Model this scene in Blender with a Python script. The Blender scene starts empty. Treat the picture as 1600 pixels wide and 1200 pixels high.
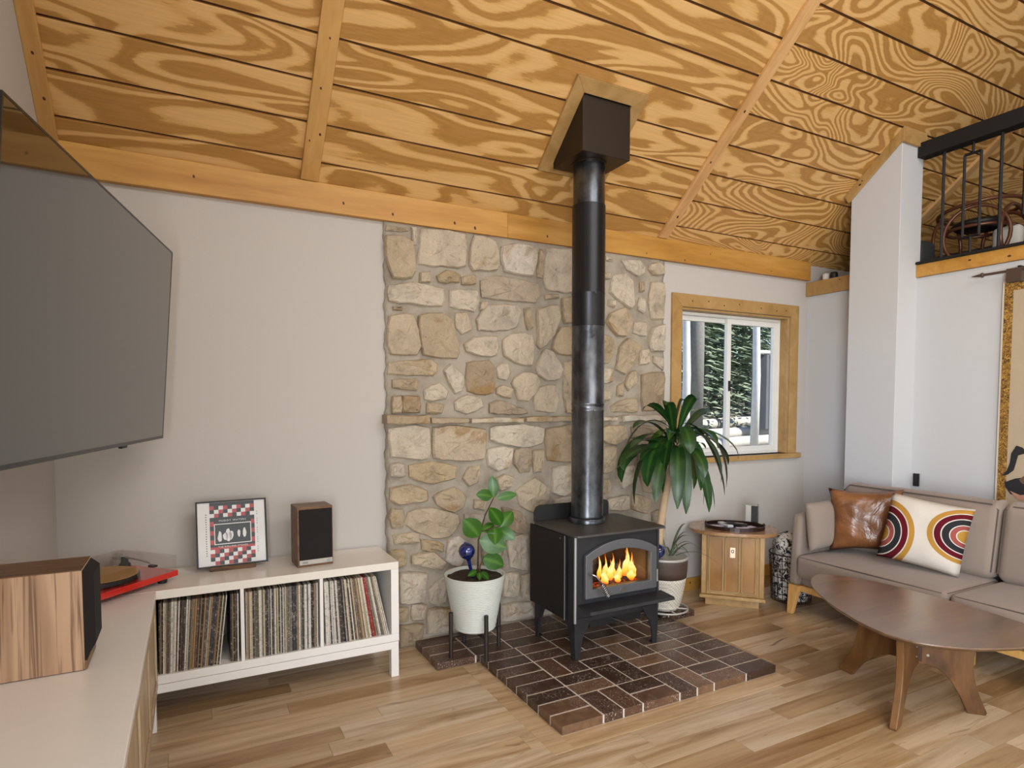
import bpy, bmesh, math, random
from mathutils import Vector, Matrix
random.seed(7)
sc = bpy.context.scene
COL = sc.collection
PI = math.pi

# ------------------------------------------------------------------ camera
cam_d = bpy.data.cameras.new('camera')
cam = bpy.data.objects.new('camera', cam_d); COL.objects.link(cam)
sc.camera = cam
cam_d.sensor_fit = 'HORIZONTAL'; cam_d.sensor_width = 36.0
cam_d.lens = 954.4 / 1600 * 36.0
cam_d.shift_x = (800 - 798.2) / 1600
cam_d.shift_y = (678.07 - 600) / 1600
cam_d.clip_start = 0.05; cam_d.clip_end = 300
cam.location = (-0.9672, -3.3973, 1.3977)
cam.rotation_euler = (PI / 2 - 0.0489, 0.0, -0.4821)

# ------------------------------------------------------------------ world, sun, window daylight, exposure
w = bpy.data.worlds.new('sky'); sc.world = w; w.use_nodes = True
_nt = w.node_tree
_bg = _nt.nodes['Background']
_sky = _nt.nodes.new('ShaderNodeTexSky'); _sky.sky_type = 'NISHITA'
_sky.sun_disc = False; _sky.sun_elevation = math.radians(52); _sky.sun_rotation = math.radians(200)
_sky.altitude = 2500
_nt.links.new(_sky.outputs[0], _bg.inputs[0]); _bg.inputs[1].default_value = 0.45

def light(name, kind, loc, rot, energy, color, size=None, size_y=None):
    d = bpy.data.lights.new(name, kind); d.energy = energy; d.color = color
    if kind == 'AREA':
        d.shape = 'RECTANGLE'; d.size = size; d.size_y = size_y
    o = bpy.data.objects.new(name, d); COL.objects.link(o)
    o.location = loc; o.rotation_euler = rot
    return o
sun = light('sun', 'SUN', (8, -14, 20), (0, 0, 0), 13.0, (1.0, 0.96, 0.9))
sun.rotation_euler = Vector((-0.35, 0.60, -0.85)).to_track_quat('-Z', 'Y').to_euler()
sun.data.angle = math.radians(0.6)
# daylight entering by the big glass doors behind the camera, by the left wall window, and from an added skylight lamp
light('door_daylight', 'AREA', (1.2, -6.90, 1.25), (math.radians(90), 0, 0), 48, (1.0, 0.975, 0.95), 4.6, 2.1)
light('side_daylight', 'AREA', (-1.50, -4.95, 1.35), (math.radians(90), 0, math.radians(-90)), 390, (0.93, 0.965, 1.0), 2.2, 2.0)
light('added_skylight', 'AREA', (1.2, -4.95, 4.12), (math.radians(39.7), 0, 0), 150, (0.97, 0.985, 1.0), 3.6, 1.2)  # added skylight lamp, lifts the floor, back wall and console top

sc.view_settings.view_transform = 'Standard'
sc.view_settings.look = 'None'
sc.view_settings.exposure = -0.55
sc.view_settings.gamma = 1.0
sc.view_settings.use_curve_mapping = False

# ------------------------------------------------------------------ mesh helpers
class B:
    def __init__(s, T=None): s.v = []; s.f = []; s.uv = {}; s.T = T
    def add(s, verts, faces, uvs=None):
        o = len(s.v)
        for p in verts:
            p = Vector(p)
            s.v.append(s.T @ p if s.T is not None else p)
        for i, f in enumerate(faces):
            s.f.append([o + k for k in f])
            if uvs: s.uv[len(s.f) - 1] = [uvs[k] for k in f]
        return s
    def box(s, x0, x1, y0, y1, z0, z1):
        x0, x1 = min(x0, x1), max(x0, x1); y0, y1 = min(y0, y1), max(y0, y1); z0, z1 = min(z0, z1), max(z0, z1)
        return s.add([(x0,y0,z0),(x1,y0,z0),(x1,y1,z0),(x0,y1,z0),(x0,y0,z1),(x1,y0,z1),(x1,y1,z1),(x0,y1,z1)],
                     [(3,2,1,0),(4,5,6,7),(0,1,5,4),(1,2,6,5),(2,3,7,6),(3,0,4,7)])
    def prism(s, poly, axis, a, b):
        # poly in the plane of the two other axes (kept in x,y,z order)
        def mk(p, t):
            if axis == 'x': return (t, p[0], p[1])
            if axis == 'y': return (p[0], t, p[1])
            return (p[0], p[1], t)
        n = len(poly)
        vs = [mk(p, a) for p in poly] + [mk(p, b) for p in poly]
        fs = [tuple(range(n - 1, -1, -1)), tuple(range(n, 2 * n))] + [(i, (i + 1) % n, n + (i + 1) % n, n + i) for i in range(n)]
        return s.add(vs, fs)
    def ring(s, outer, inner, axis, a, b):
        def mk(p, t):
            if axis == 'x': return (t, p[0], p[1])
            if axis == 'y': return (p[0], t, p[1])
            return (p[0], p[1], t)
        n = len(outer)
        vs = [mk(p, a) for p in outer] + [mk(p, a) for p in inner] + [mk(p, b) for p in outer] + [mk(p, b) for p in inner]
        fs = []
        for i in range(n):
            j = (i + 1) % n
            fs += [(i, n + i, n + j, j), (2*n + i, 2*n + j, 3*n + j, 3*n + i), (i, j, 2*n + j, 2*n + i), (n + i, 3*n + i, 3*n + j, n + j)]
        return s.add(vs, fs)
    def tube(s, path, r, n=8, caps=True, closed=False):
        path = [Vector(p) for p in path]; m = len(path)
        rs = r if isinstance(r, (list, tuple)) else [r] * m
        rings = []; up = None
        for i, p in enumerate(path):
            if closed: d = path[(i + 1) % m] - path[i - 1]
            else: d = path[min(i + 1, m - 1)] - path[max(i - 1, 0)]
            d.normalize()
            if up is None:
                up = Vector((0, 0, 1)) if abs(d.z) < 0.9 else Vector((1, 0, 0))
            a = d.cross(up); a.normalize(); up = a.cross(d); up.normalize()
            rings.append([p + (a * math.cos(2*PI*k/n) + up * math.sin(2*PI*k/n)) * rs[i] for k in range(n)])
        vs = [q for g in rings for q in g]; fs = []
        for i in range(m if closed else m - 1):
            for k in range(n):
                fs.append((i*n + k, i*n + (k+1) % n, ((i+1) % m)*n + (k+1) % n, ((i+1) % m)*n + k))
        if caps and not closed:
            fs.append(tuple(range(n - 1, -1, -1))); fs.append(tuple((m-1)*n + k for k in range(n)))
        return s.add(vs, fs)
    def lathe(s, prof, c=(0, 0, 0), n=32):
        vs = []; fs = []; m = len(prof)
        for r, z in prof:
            for k in range(n):
                vs.append((c[0] + r*math.cos(2*PI*k/n), c[1] + r*math.sin(2*PI*k/n), c[2] + z))
        for i in range(m - 1):
            for k in range(n):
                fs.append((i*n + k, i*n + (k+1) % n, (i+1)*n + (k+1) % n, (i+1)*n + k))
        fs.append(tuple(range(n - 1, -1, -1))); fs.append(tuple((m-1)*n + k for k in range(n)))
        return s.add(vs, fs)
    def rbox(s, x0, x1, y0, y1, z0, z1, r, n=8, bulge=(0, 0, 0), warp=None):
        h = Vector(((x1-x0)/2, (y1-y0)/2, (z1-z0)/2)); c = Vector(((x0+x1)/2, (y0+y1)/2, (z0+z1)/2))
        def ts(hh):
            e = min(0.98, r / hh)
            inner = [-1 + e + (2 - 2*e) * i / n for i in range(n + 1)]
            return [-1, -1 + e*0.3, -1 + e*0.65] + inner + [1 - e*0.65, 1 - e*0.3, 1]
        T3 = [ts(h.x), ts(h.y), ts(h.z)]
        for ax in range(3):
            u, v = (ax + 1) % 3, (ax + 2) % 3
            for sg in (-1, 1):
                vs = []; nu, nv = len(T3[u]), len(T3[v])
                for a in T3[u]:
                    for b2 in T3[v]:
                        p = [0, 0, 0]; p[ax] = sg; p[u] = a; p[v] = b2
                        q = Vector([p[i]*h[i] for i in range(3)])
                        k = Vector([max(-(h[i]-r), min(h[i]-r, q[i])) for i in range(3)])
                        d = q - k
                        if d.length > 1e-9: d = d.normalized() * r
                        q = k + d
                        for i in range(3):
                            o1, o2 = (i+1) % 3, (i+2) % 3
                            q[i] += bulge[i] * (1 if p[i] > 0 else -1) * max(0, (1 - (p[o1])**2)) * max(0, (1 - (p[o2])**2)) * abs(p[i])
                        q += c
                        if warp: q = warp(q)
                        vs.append(q)
                fs = []
                for i in range(nu - 1):
                    for j in range(nv - 1):
                        f = (i*nv + j, (i+1)*nv + j, (i+1)*nv + j + 1, i*nv + j + 1)
                        fs.append(f if sg > 0 else f[::-1])
                s.add(vs, fs)
        return s

def wloc(o):
    p = Vector((0, 0, 0))
    while o is not None:
        p += o.location; o = o.parent
    return p

def obj(name, b, m, parent=None, smooth=False, bevel=0.0, origin=None, label=None, weld=False):
    me = bpy.data.meshes.new(name)
    off = wloc(parent) if parent is not None else Vector((0, 0, 0))
    if origin is not None: off = Vector(origin)
    elif parent is None and b.v:
        xs = [p.x for p in b.v]; ys = [p.y for p in b.v]; zs = [p.z for p in b.v]
        off = Vector(((min(xs)+max(xs))/2, (min(ys)+max(ys))/2, min(zs)))
    me.from_pydata([tuple(p - off) for p in b.v], [], b.f)
    if b.uv:
        ul = me.uv_layers.new(name='UVMap')
        for i, pl in enumerate(me.polygons):
            for k, li in enumerate(pl.loop_indices):
                ul.data[li].uv = b.uv.get(i, [(0, 0)] * 99)[k]
    bm = bmesh.new(); bm.from_mesh(me)
    if weld: bmesh.ops.remove_doubles(bm, verts=bm.verts, dist=1e-5)
    if not b.uv: bmesh.ops.recalc_face_normals(bm, faces=bm.faces)
    bm.to_mesh(me); bm.free()
    me.materials.append(mat(m) if isinstance(m, str) else m)
    if smooth: me.shade_smooth()
    o = bpy.data.objects.new(name, me); COL.objects.link(o)
    o.location = off - (wloc(parent) if parent is not None else Vector((0, 0, 0)))
    if parent is not None: o.parent = parent
    if bevel:
        md = o.modifiers.new('bevel', 'BEVEL'); md.width = bevel; md.segments = 2; md.limit_method = 'ANGLE'; md.angle_limit = math.radians(40)
        me.shade_smooth()
        md.harden_normals = True
    if label: o['label'] = label
    return o

def tag(o, label, cat=None, group=None, kind=None):
    o['label'] = label
    if cat: o['category'] = cat
    if group: o['group'] = group
    if kind: o['kind'] = kind
    return o
def thing(name, label, cat, loc, group=None):
    o = bpy.data.objects.new(name, None); COL.objects.link(o); o.location = loc
    o.empty_display_size = 0.1
    return tag(o, label, cat, group)
def struct(name, b, m, label, bevel=0, parent=None, smooth=False):
    o = obj(name, b, m, parent=parent, bevel=bevel, smooth=smooth)
    if parent is None: tag(o, label, None, None, 'structure')
    return o
def rotT(loc, rz=0, rx=0, ry=0):
    return Matrix.Translation(Vector(loc)) @ Matrix.Rotation(rz, 4, 'Z') @ Matrix.Rotation(ry, 4, 'Y') @ Matrix.Rotation(rx, 4, 'X')

# ------------------------------------------------------------------ materials
def S(h):
    h = h.lstrip('#'); c = [int(h[i:i+2], 16) / 255 for i in (0, 2, 4)]
    return tuple((x / 12.92 if x <= 0.04045 else ((x + 0.055) / 1.055) ** 2.4) for x in c) + (1.0,)
MATS = {}
def mat(n): return MATS[n]
class NT:
    def __init__(s, name):
        s.m = bpy.data.materials.new(name); s.m.use_nodes = True; s.t = s.m.node_tree
        s.bsdf = s.t.nodes['Principled BSDF']; MATS[name] = s.m
    def n(s, typ, ins=None, **props):
        nd = s.t.nodes.new(typ)
        for k, v in props.items(): setattr(nd, k, v)
        for k, v in (ins or {}).items(): s.set(nd.inputs[k], v)
        return nd
    def set(s, sock, v):
        if isinstance(v, bpy.types.NodeSocket): s.t.links.new(v, sock)
        elif isinstance(v, bpy.types.Node): s.t.links.new(v.outputs[0], sock)
        else: sock.default_value = v
    def p(s, **kw):
        for k, v in kw.items(): s.set(s.bsdf.inputs[k.replace('_', ' ')], v)
        return s
    def coords(s, scale=(1, 1, 1), rnd=True, kind='Object', rot=(0, 0, 0)):
        c = s.n('ShaderNodeTexCoord').outputs[kind]
        if rnd:
            r = s.n('ShaderNodeObjectInfo').outputs['Random']
            k = s.n('ShaderNodeVectorMath', {0: r, 1: (37.0, 53.0, 71.0)}, operation='MULTIPLY')
            c = s.n('ShaderNodeVectorMath', {0: c, 1: k.outputs[0]}, operation='ADD').outputs[0]
        return s.n('ShaderNodeMapping', {'Vector': c, 'Scale': scale, 'Rotation': rot}).outputs[0]
    def noise(s, vec, scale=1, detail=4, rough=0.55, dist=0.0):
        return s.n('ShaderNodeTexNoise', {'Vector': vec, 'Scale': scale, 'Detail': detail, 'Roughness': rough, 'Distortion': dist}).outputs[0]
    def ramp(s, fac, stops, interp='LINEAR'):
        r = s.n('ShaderNodeValToRGB', {'Fac': fac}); cr = r.color_ramp; cr.interpolation = interp
        while len(cr.elements) < len(stops): cr.elements.new(0.5)
        for e, (pos, c) in zip(cr.elements, stops): e.position = pos; e.color = c if len(c) == 4 else tuple(c) + (1,)
        return r.outputs[0]
    def mix(s, fac, a, b, blend='MIX'):
        nd = s.n('ShaderNodeMix', data_type='RGBA', blend_type=blend)
        s.set(nd.inputs[0], fac); s.set(nd.inputs[6], a); s.set(nd.inputs[7], b)
        return nd.outputs[2]
    def math(s, op, a, b=0.0, c=None):
        nd = s.n('ShaderNodeMath', operation=op); s.set(nd.inputs[0], a); s.set(nd.inputs[1], b)
        if c is not None: s.set(nd.inputs[2], c)
        return nd.outputs[0]
    def bump(s, h, strength=0.3, dist=0.01):
        return s.p(Normal=s.n('ShaderNodeBump', {'Height': h, 'Strength': strength, 'Distance': dist}).outputs[0])

def g(v): return (v, v, v, 1)
def plain(name, col, rough=0.5, metal=0.0, spec=0.5, var=0.06, vscale=12, bump=0.0, bscale=120, coat=0.0):
    t = NT(name); c = S(col)
    vec = t.coords()
    nz = t.noise(vec, vscale, 3)
    colr = t.mix(nz, tuple(x*(1-var) for x in c[:3]) + (1,), tuple(min(1, x*(1+var)) for x in c[:3]) + (1,))
    t.p(Base_Color=colr, Roughness=rough, Metallic=metal, Specular_IOR_Level=spec, Coat_Weight=coat)
    if bump: t.bump(t.noise(vec, bscale, 2), bump, 0.004)
    return t
def wood(name, light, mid, dark, scale=(1.2, 14, 14), rough=0.5, knots=0.0, streak=0.35, spec=0.4, coat=0.0, tone=0.10):
    t = NT(name); vec = t.coords(scale)
    n1 = t.noise(vec, 1.0, 5, 0.6, 0.8)
    c = t.ramp(n1, [(0.28, S(dark)), (0.47, S(mid)), (0.66, S(light))])
    fine = t.noise(t.coords(tuple(x * 6 for x in scale)), 1.0, 3, 0.6)
    c = t.mix(streak, c, t.ramp(fine, [(0.35, g(0.62)), (0.6, g(1.0))]), 'MULTIPLY')
    r = t.n('ShaderNodeObjectInfo').outputs['Random']
    c = t.mix(1.0, c, t.ramp(r, [(0, g(1 - tone)), (1, g(1.0))]), 'MULTIPLY')
    if knots:
        vo = t.n('ShaderNodeTexVoronoi', {'Vector': t.coords((scale[0]*2.2, scale[1]*0.4, scale[2]*0.4)), 'Scale': 1.0})
        k = t.ramp(vo.outputs['Distance'], [(0.03, g(1)), (0.10, g(0))])
        c = t.mix(t.math('MULTIPLY', k, knots), c, S('#3d2412'))
    t.p(Base_Color=c, Roughness=rough, Specular_IOR_Level=spec, Coat_Weight=coat, Coat_Roughness=0.15)
    t.bump(fine, 0.08, 0.002)
    return t

def plywood(name, freq, light='#DDB274', dark='#B5864A', fx=0.75, fy=3.6, dist=0.9):
    t = NT(name)
    vec = t.coords((fx, fy, fy))
    base = t.noise(vec, 1.0, 1.5, 0.45, dist)
    jag = t.noise(t.coords((7, 42, 42)), 1.0, 3, 0.7)
    v = t.math('ADD', t.math('MULTIPLY', base, freq), t.math('MULTIPLY', jag, 0.30))
    ring = t.math('PINGPONG', v, 0.5)
    big = t.noise(t.coords((0.9, 2.0, 2.0)), 1.0, 2)
    thr = t.math('ADD', ring, t.math('MULTIPLY', t.math('SUBTRACT', big, 0.5), 0.35))
    c = t.ramp(thr, [(0.0, S(dark)), (0.12, S('#AF8042')), (0.232, S('#B98C4E')), (0.245, S('#D0A25F')), (0.36, S('#DDB274')), (0.5, S(light))])
    fine = t.noise(t.coords((5, 160, 160)), 1.0, 2)
    c = t.mix(0.35, c, t.ramp(fine, [(0.3, g(0.72)), (0.6, g(1.0))]), 'MULTIPLY')
    t.p(Base_Color=c, Roughness=0.42, Specular_IOR_Level=0.35)
    t.bump(fine, 0.10, 0.002)
    return t

plywood('plywood_broad', 8.5, fx=0.7, fy=3.2, dist=1.1)
plywood('plywood_fine', 22.0, fx=0.95, fy=2.3, dist=0.9)
t = NT('groove'); t.p(Base_Color=S('#5a3a1c'), Roughness=0.9)
wood('pine_trim', '#CB9A4E', '#BF8B40', '#AE7A32', (1.0, 9, 9), 0.45, knots=0.0, streak=0.2)
wood('pine_rafter', '#D6A866', '#CB9A58', '#B98848', (9, 1.5, 1.5), 0.45, streak=0.2)
wood('pine_pale', '#DDB27C', '#CFA068', '#B98A50', (9, 1.5, 1.5), 0.45, streak=0.2)
wood('pine_casing', '#BC9862', '#B08B55', '#9E7A46', (5, 8, 5), 0.45, streak=0.15)
plain('knot', '#4a2a14', 0.6, var=0.3)
def wallmat(name, col):
    t = NT(name); vec = t.coords(rnd=False)
    t.p(Base_Color=S(col), Roughness=0.85, Specular_IOR_Level=0.2)
    t.bump(t.noise(vec, 90, 3, 0.6), 0.12, 0.004)
wallmat('drywall', '#C0BBB5')
wallmat('drywall_cool', '#C6C7C9')
plain('render_gap', '#55504a', 0.9)

# floor planks
t = NT('oak_plank')
vec = t.coords((0.9, 11, 11))
n1 = t.noise(vec, 1.0, 6, 0.62, 1.2)
c = t.ramp(n1, [(0.27, S('#8c7250')), (0.40, S('#b09776')), (0.52, S('#c4af92')), (0.7, S('#d4c2a8'))])
r = t.n('ShaderNodeObjectInfo').outputs['Random']
c = t.mix(1.0, c, t.ramp(r, [(0.0, S('#c9b292')), (0.18, S('#e9dcc8')), (0.5, g(1.0)), (1.0, S('#fff3e2'))]), 'MULTIPLY')
fine = t.noise(t.coords((4, 120, 120)), 1.0, 3)
c = t.mix(0.3, c, t.ramp(fine, [(0.3, g(0.7)), (0.62, g(1.0))]), 'MULTIPLY')
kn = t.noise(t.coords((2.2, 9, 9)), 1.0, 3, 0.6, 2.0)
c = t.mix(t.math('MULTIPLY', t.ramp(kn, [(0.66, g(0)), (0.76, g(1))]), 0.75), c, S('#6b4626'))
t.p(Base_Color=c, Roughness=t.math('ADD', t.math('MULTIPLY', fine, 0.15), 0.24), Specular_IOR_Level=0.5)
t.bump(fine, 0.06, 0.002)
plain('floor_gap', '#6b4e30', 0.8)

# stone
t = NT('stone')
vec = t.coords((1, 1, 1))
r = t.n('ShaderNodeObjectInfo').outputs['Random']
tone = t.ramp(r, [(0.0, S('#b09a7c')), (0.2, S('#cbbaa0')), (0.42, S('#d5c9b6')), (0.62, S('#c2ae90')), (0.8, S('#dbd1c2')), (0.93, S('#a8947a')), (1.0, S('#c9b490'))])
n1 = t.noise(vec, 8, 7, 0.7, 0.5)
c = t.mix(1.0, tone, t.ramp(n1, [(0.28, g(0.60)), (0.46, g(0.93)), (0.7, g(1.10))]), 'MULTIPLY')
och = t.noise(vec, 4.6, 4, 0.65, 0.6)
c = t.mix(t.math('MULTIPLY', t.ramp(och, [(0.59, g(0)), (0.68, g(1))]), 0.6), c, S('#9c7434'))
pits = t.noise(vec, 48, 5, 0.72)
c = t.mix(t.math('MULTIPLY', t.ramp(pits, [(0.30, g(1)), (0.40, g(0))]), 0.55), c, S('#6a5638'))
c = t.mix(t.math('MULTIPLY', t.ramp(pits, [(0.62, g(0)), (0.70, g(1))]), 0.35), c, S('#efe6d6'))
t.p(Base_Color=c, Roughness=0.7, Specular_IOR_Level=0.4)
h = t.math('ADD', t.math('MULTIPLY', n1, 0.8), t.math('MULTIPLY', pits, 0.55))
t.bump(h, 1.0, 0.024)
t = NT('mortar')
vec = t.coords(rnd=False)
n1 = t.noise(vec, 7, 5, 0.6)
t.p(Base_Color=t.ramp(n1, [(0.3, S('#8f8577')), (0.6, S('#aaa091'))]), Roughness=0.9, Specular_IOR_Level=0.2)
t.bump(t.noise(vec, 16, 5, 0.65), 0.7, 0.02)

# hearth brick
t = NT('hearth_brick')
vec = t.coords()
r = t.n('ShaderNodeObjectInfo').outputs['Random']
tone = t.ramp(r, [(0, S('#3a2a22')), (0.45, S('#4b352a')), (0.8, S('#5c4232')), (1, S('#7c5f46'))])
n1 = t.noise(vec, 25, 4)
c = t.mix(1.0, tone, t.ramp(n1, [(0.3, g(0.7)), (0.65, g(1.15))]), 'MULTIPLY')
sp = t.noise(vec, 130, 3, 0.7)
cl = t.noise(vec, 6, 2)
f = t.math('MULTIPLY', t.ramp(sp, [(0.57, g(0)), (0.63, g(1))]), t.ramp(cl, [(0.40, g(0)), (0.55, g(0.8))]))
c = t.mix(f, c, S('#bdb0a2'))
t.p(Base_Color=c, Roughness=0.28, Specular_IOR_Level=0.6)
t.bump(n1, 0.2, 0.005)
plain('hearth_mortar', '#c9bfb2', 0.85, var=0.3, vscale=30)

# metals, plastics
t = NT('stove_black'); vec = t.coords()
n1 = t.noise(vec, 5, 4, 0.6)
t.p(Base_Color=t.ramp(n1, [(0.3, S('#262628')), (0.7, S('#37373a'))]), Roughness=0.42, Metallic=0.35, Specular_IOR_Level=0.5)
plain('stove_top', '#4c4a48', 0.42, 0.3, var=0.15, vscale=6)  # sheen on the top plate put into a lighter grey
plain('stove_side', '#1d1c1c', 0.55, 0.2)
plain('stove_door_grey', '#707276', 0.38, 0.6)
plain('stove_edge_glint', '#a5a7ab', 0.35, 0.6)  # pale grey: highlight along the stove edges put into the colour
plain('pipe_black', '#2c2c2f', 0.36, 0.65, var=0.2, vscale=5)
t = NT('pipe_steel'); vec = t.coords((2, 2, 1.2))
n1 = t.noise(vec, 4, 5, 0.65)
t.p(Base_Color=t.ramp(n1, [(0.35, S('#3d4045')), (0.65, S('#6f7378'))]), Roughness=t.math('ADD', t.math('MULTIPLY', n1, 0.3), 0.16), Metallic=0.9)
plain('flue_box', '#33291f', 0.42, 0.55, var=0.2, vscale=8)
plain('steel', '#a9abad', 0.3, 1.0)
plain('firebrick', '#8a745c', 0.9, var=0.25)
plain('charred_log', '#2a1a10', 0.9, var=0.4, vscale=20, bump=0.5, bscale=40)
t = NT('flame'); vec = t.coords((1, 1, 1), rnd=False, kind='Generated')
z = t.n('ShaderNodeSeparateXYZ', {0: vec}).outputs[2]
col = t.ramp(z, [(0.0, S('#ff5a08')), (0.25, S('#ffc23a')), (0.55, S('#ffe9a0')), (0.8, S('#ff9a20')), (1.0, S('#d84a08'))])
t.p(Base_Color=(0, 0, 0, 1), Emission_Color=col, Emission_Strength=3.0)
t = NT('ember'); n1 = t.noise(t.coords(), 30, 3)
t.p(Base_Color=S('#20140c'), Emission_Color=S('#ff5a10'), Emission_Strength=t.ramp(n1, [(0.45, g(0)), (0.7, g(2.0))]), Roughness=0.9)
def glass(name, tint=(1, 1, 1, 1), fac=0.06, rough=0.02):
    t = NT(name)
    tr = t.n('ShaderNodeBsdfTransparent', {'Color': tint}); gl = t.n('ShaderNodeBsdfGlossy', {'Roughness': rough})
    mx = t.n('ShaderNodeMixShader', {0: fac, 1: tr.outputs[0], 2: gl.outputs[0]})
    t.t.links.new(mx.outputs[0], t.t.nodes['Material Output'].inputs[0])
glass('window_glass', (0.97, 0.98, 0.97, 1), 0.05)
glass('stove_glass', (0.9, 0.85, 0.8, 1), 0.07)
glass('acrylic', (0.985, 0.98, 0.975, 1), 0.05)
t = NT('sunblock'); t.p(Base_Color=S('#8a8f94'), Roughness=0.6)  # opaque grey that stops sun at the added skylight
plain('vinyl_white', '#E4E4E0', 0.4)
plain('vinyl_grey', '#B9BAB6', 0.4)
plain('tv_bezel', '#1a1a1c', 0.3)
t = NT('tv_screen'); t.p(Base_Color=S('#0c0b0b'), Roughness=0.045, Specular_IOR_Level=0.62, Coat_Weight=0.6, Coat_Roughness=0.03)
plain('black_plastic', '#141314', 0.5)
plain('black_metal', '#1b1a1a', 0.62, 0.0, spec=0.3)
plain('grille_black', '#171313', 0.9, bump=0.4, bscale=400)
plain('white_lacquer', '#EBE9E4', 0.28, var=0.02)
plain('white_lacquer_warm', '#E6E1D6', 0.22, var=0.02)
t = NT('walnut_striped')
n1 = t.noise(t.coords((52, 52, 1.3)), 1.0, 3, 0.6, 1.2); n2 = t.noise(t.coords((9, 9, 0.7)), 1.0, 3, 0.5, 1.0)
c = t.ramp(n2, [(0.3, S('#97745a')), (0.5, S('#c4a182')), (0.68, S('#d6b696'))])
c = t.mix(t.ramp(n1, [(0.36, g(0.7)), (0.47, g(0.0))]), c, S('#5a4030'))
t.p(Base_Color=c, Roughness=0.4)
wood('walnut', '#8f6c4a', '#77563a', '#573c27', (2, 14, 14), 0.42)
wt_ = wood('walnut_table', '#77593f', '#684a33', '#4e3626', (3, 14, 14), 0.30, coat=1.0)
wt_.p(Coat_IOR=1.9, Coat_Roughness=0.30)
wood('walnut_leg', '#795430', '#62401f', '#432a14', (8, 8, 2.5), 0.4)
plain('walnut_dark', '#3d2618', 0.4, var=0.2)
wood('console_door', '#cdb99a', '#bfa98a', '#a68c68', (18, 18, 1.2), 0.45, streak=0.5)
plain('red_gloss', '#C8251A', 0.18, var=0.03, coat=0.6)
plain('cork', '#B58E5A', 0.8, var=0.2, vscale=60)
plain('silver', '#b9b6ae', 0.35, 0.7)
plain('pot_white', '#CBCEC6', 0.6, var=0.04)
plain('soil', '#33241a', 0.95, var=0.5, vscale=90, bump=0.8, bscale=90)
plain('pot_brown', '#4a3a31', 0.6)
t = NT('pot_weave'); vec = t.coords((1, 1, 1), rnd=False)
ck = t.n('ShaderNodeTexChecker', {'Vector': vec, 'Scale': 90.0})
t.p(Base_Color=t.mix(ck.outputs[1], S('#d6d0c2'), S('#b6ae9f')), Roughness=0.8); t.bump(ck.outputs[1], 0.3, 0.004)
plain('stand_black', '#2b2220', 0.45)
plain('iron_white', '#b8b4ac', 0.5, 0.3)
t = NT('blue_glass'); n1 = t.noise(t.coords(), 30, 3)
t.p(Base_Color=t.ramp(n1, [(0.4, S('#070b30')), (0.65, S('#1b2a74'))]), Roughness=0.06, Coat_Weight=0.8)
def leafmat(name, dark, lightc, stripe):
    t = NT(name)
    uv = t.n('ShaderNodeTexCoord').outputs['UV']; u = t.n('ShaderNodeSeparateXYZ', {0: uv}).outputs[0]
    n1 = t.noise(t.coords((1, 1, 1)), 14, 3)
    d = t.math('ABSOLUTE', t.math('SUBTRACT', u, 0.5))
    c = t.mix(n1, S(dark), S(lightc))
    c = t.mix(t.math('MULTIPLY', t.ramp(d, [(0.02, g(1)), (0.17, g(0))]), 0.55), c, S(stripe))
    vein = t.n('ShaderNodeTexWave', {'Vector': uv, 'Scale': 7.0, 'Distortion': 0.4})
    t.p(Base_Color=c, Roughness=0.36, Specular_IOR_Level=0.4)
    t.bump(n1, 0.15, 0.004)
leafmat('leaf_strap', '#0e2610', '#23491c', '#3d6526')
leafmat('leaf_strap_pale', '#2e5219', '#4a7524', '#9ab040')
leafmat('leaf_round', '#20470f', '#3f7020', '#5f8c38')
leafmat('leaf_grass', '#3a4a34', '#5a6b52', '#7b8a72')
plain('trunk_tan', '#c2a585', 0.8, var=0.25, vscale=30, bump=0.4, bscale=60)
plain('stem_brown', '#4a3526', 0.7)
wood('cabinet_wood', '#ae8446', '#9d7336', '#815a26', (10, 10, 1.6), 0.38, coat=0.2)
wood('cabinet_panel', '#a5762f', '#946526', '#774e1a', (4, 4, 1.6), 0.34, streak=0.12, coat=0.25)
wood('cabinet_trim', '#b99868', '#a98654', '#8f6c3e', (8, 8, 3), 0.36)
wood('cabinet_top', '#b08a64', '#9d7650', '#80603f', (4, 12, 12), 0.26, coat=0.3)
plain('brass_plate', '#d3c6ac', 0.35, 0.5)
plain('tray_brown', '#2a1712', 0.3)
plain('remote_silver', '#c4c6ca', 0.35)
plain('paper', '#c9bccb', 0.7, var=0.3, vscale=25)
def fabric(name, col, var=0.07, sheen=0.2):
    t = NT(name); vec = t.coords()
    n1 = t.noise(vec, 7, 4); n2 = t.noise(vec, 420, 2)
    c = S(col)
    cc = t.mix(n1, tuple(x*(1-var) for x in c[:3])+(1,), tuple(min(1, x*(1+var)) for x in c[:3])+(1,))
    cc = t.mix(0.35, cc, t.ramp(n2, [(0.3, g(0.75)), (0.65, g(1.05))]), 'MULTIPLY')
    t.p(Base_Color=cc, Roughness=0.92, Specular_IOR_Level=0.15, Sheen_Weight=sheen)
    t.bump(t.math('ADD', t.math('MULTIPLY', n2, 0.3), t.noise(vec, 9, 3)), 0.25, 0.008)
fabric('sofa_fabric', '#93857a')
fabric('sofa_piping', '#5f544c')
fabric('tapestry_cloth', '#b8a68c')
fabric('tapestry_backing', '#d9cfc0')
fabric('white_cushion', '#d8d4cc')
wood('sofa_leg', '#dcb070', '#cf9f5c', '#b98846', (6, 6, 2), 0.4)
t = NT('leather'); vec = t.coords()
n1 = t.noise(vec, 6, 4, 0.6, 1.0)
t.p(Base_Color=t.ramp(n1, [(0.3, S('#5e3a22')), (0.7, S('#8a5a36'))]), Roughness=0.30, Specular_IOR_Level=0.6)
t.bump(n1, 0.6, 0.02)
t = NT('arch_print')
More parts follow.
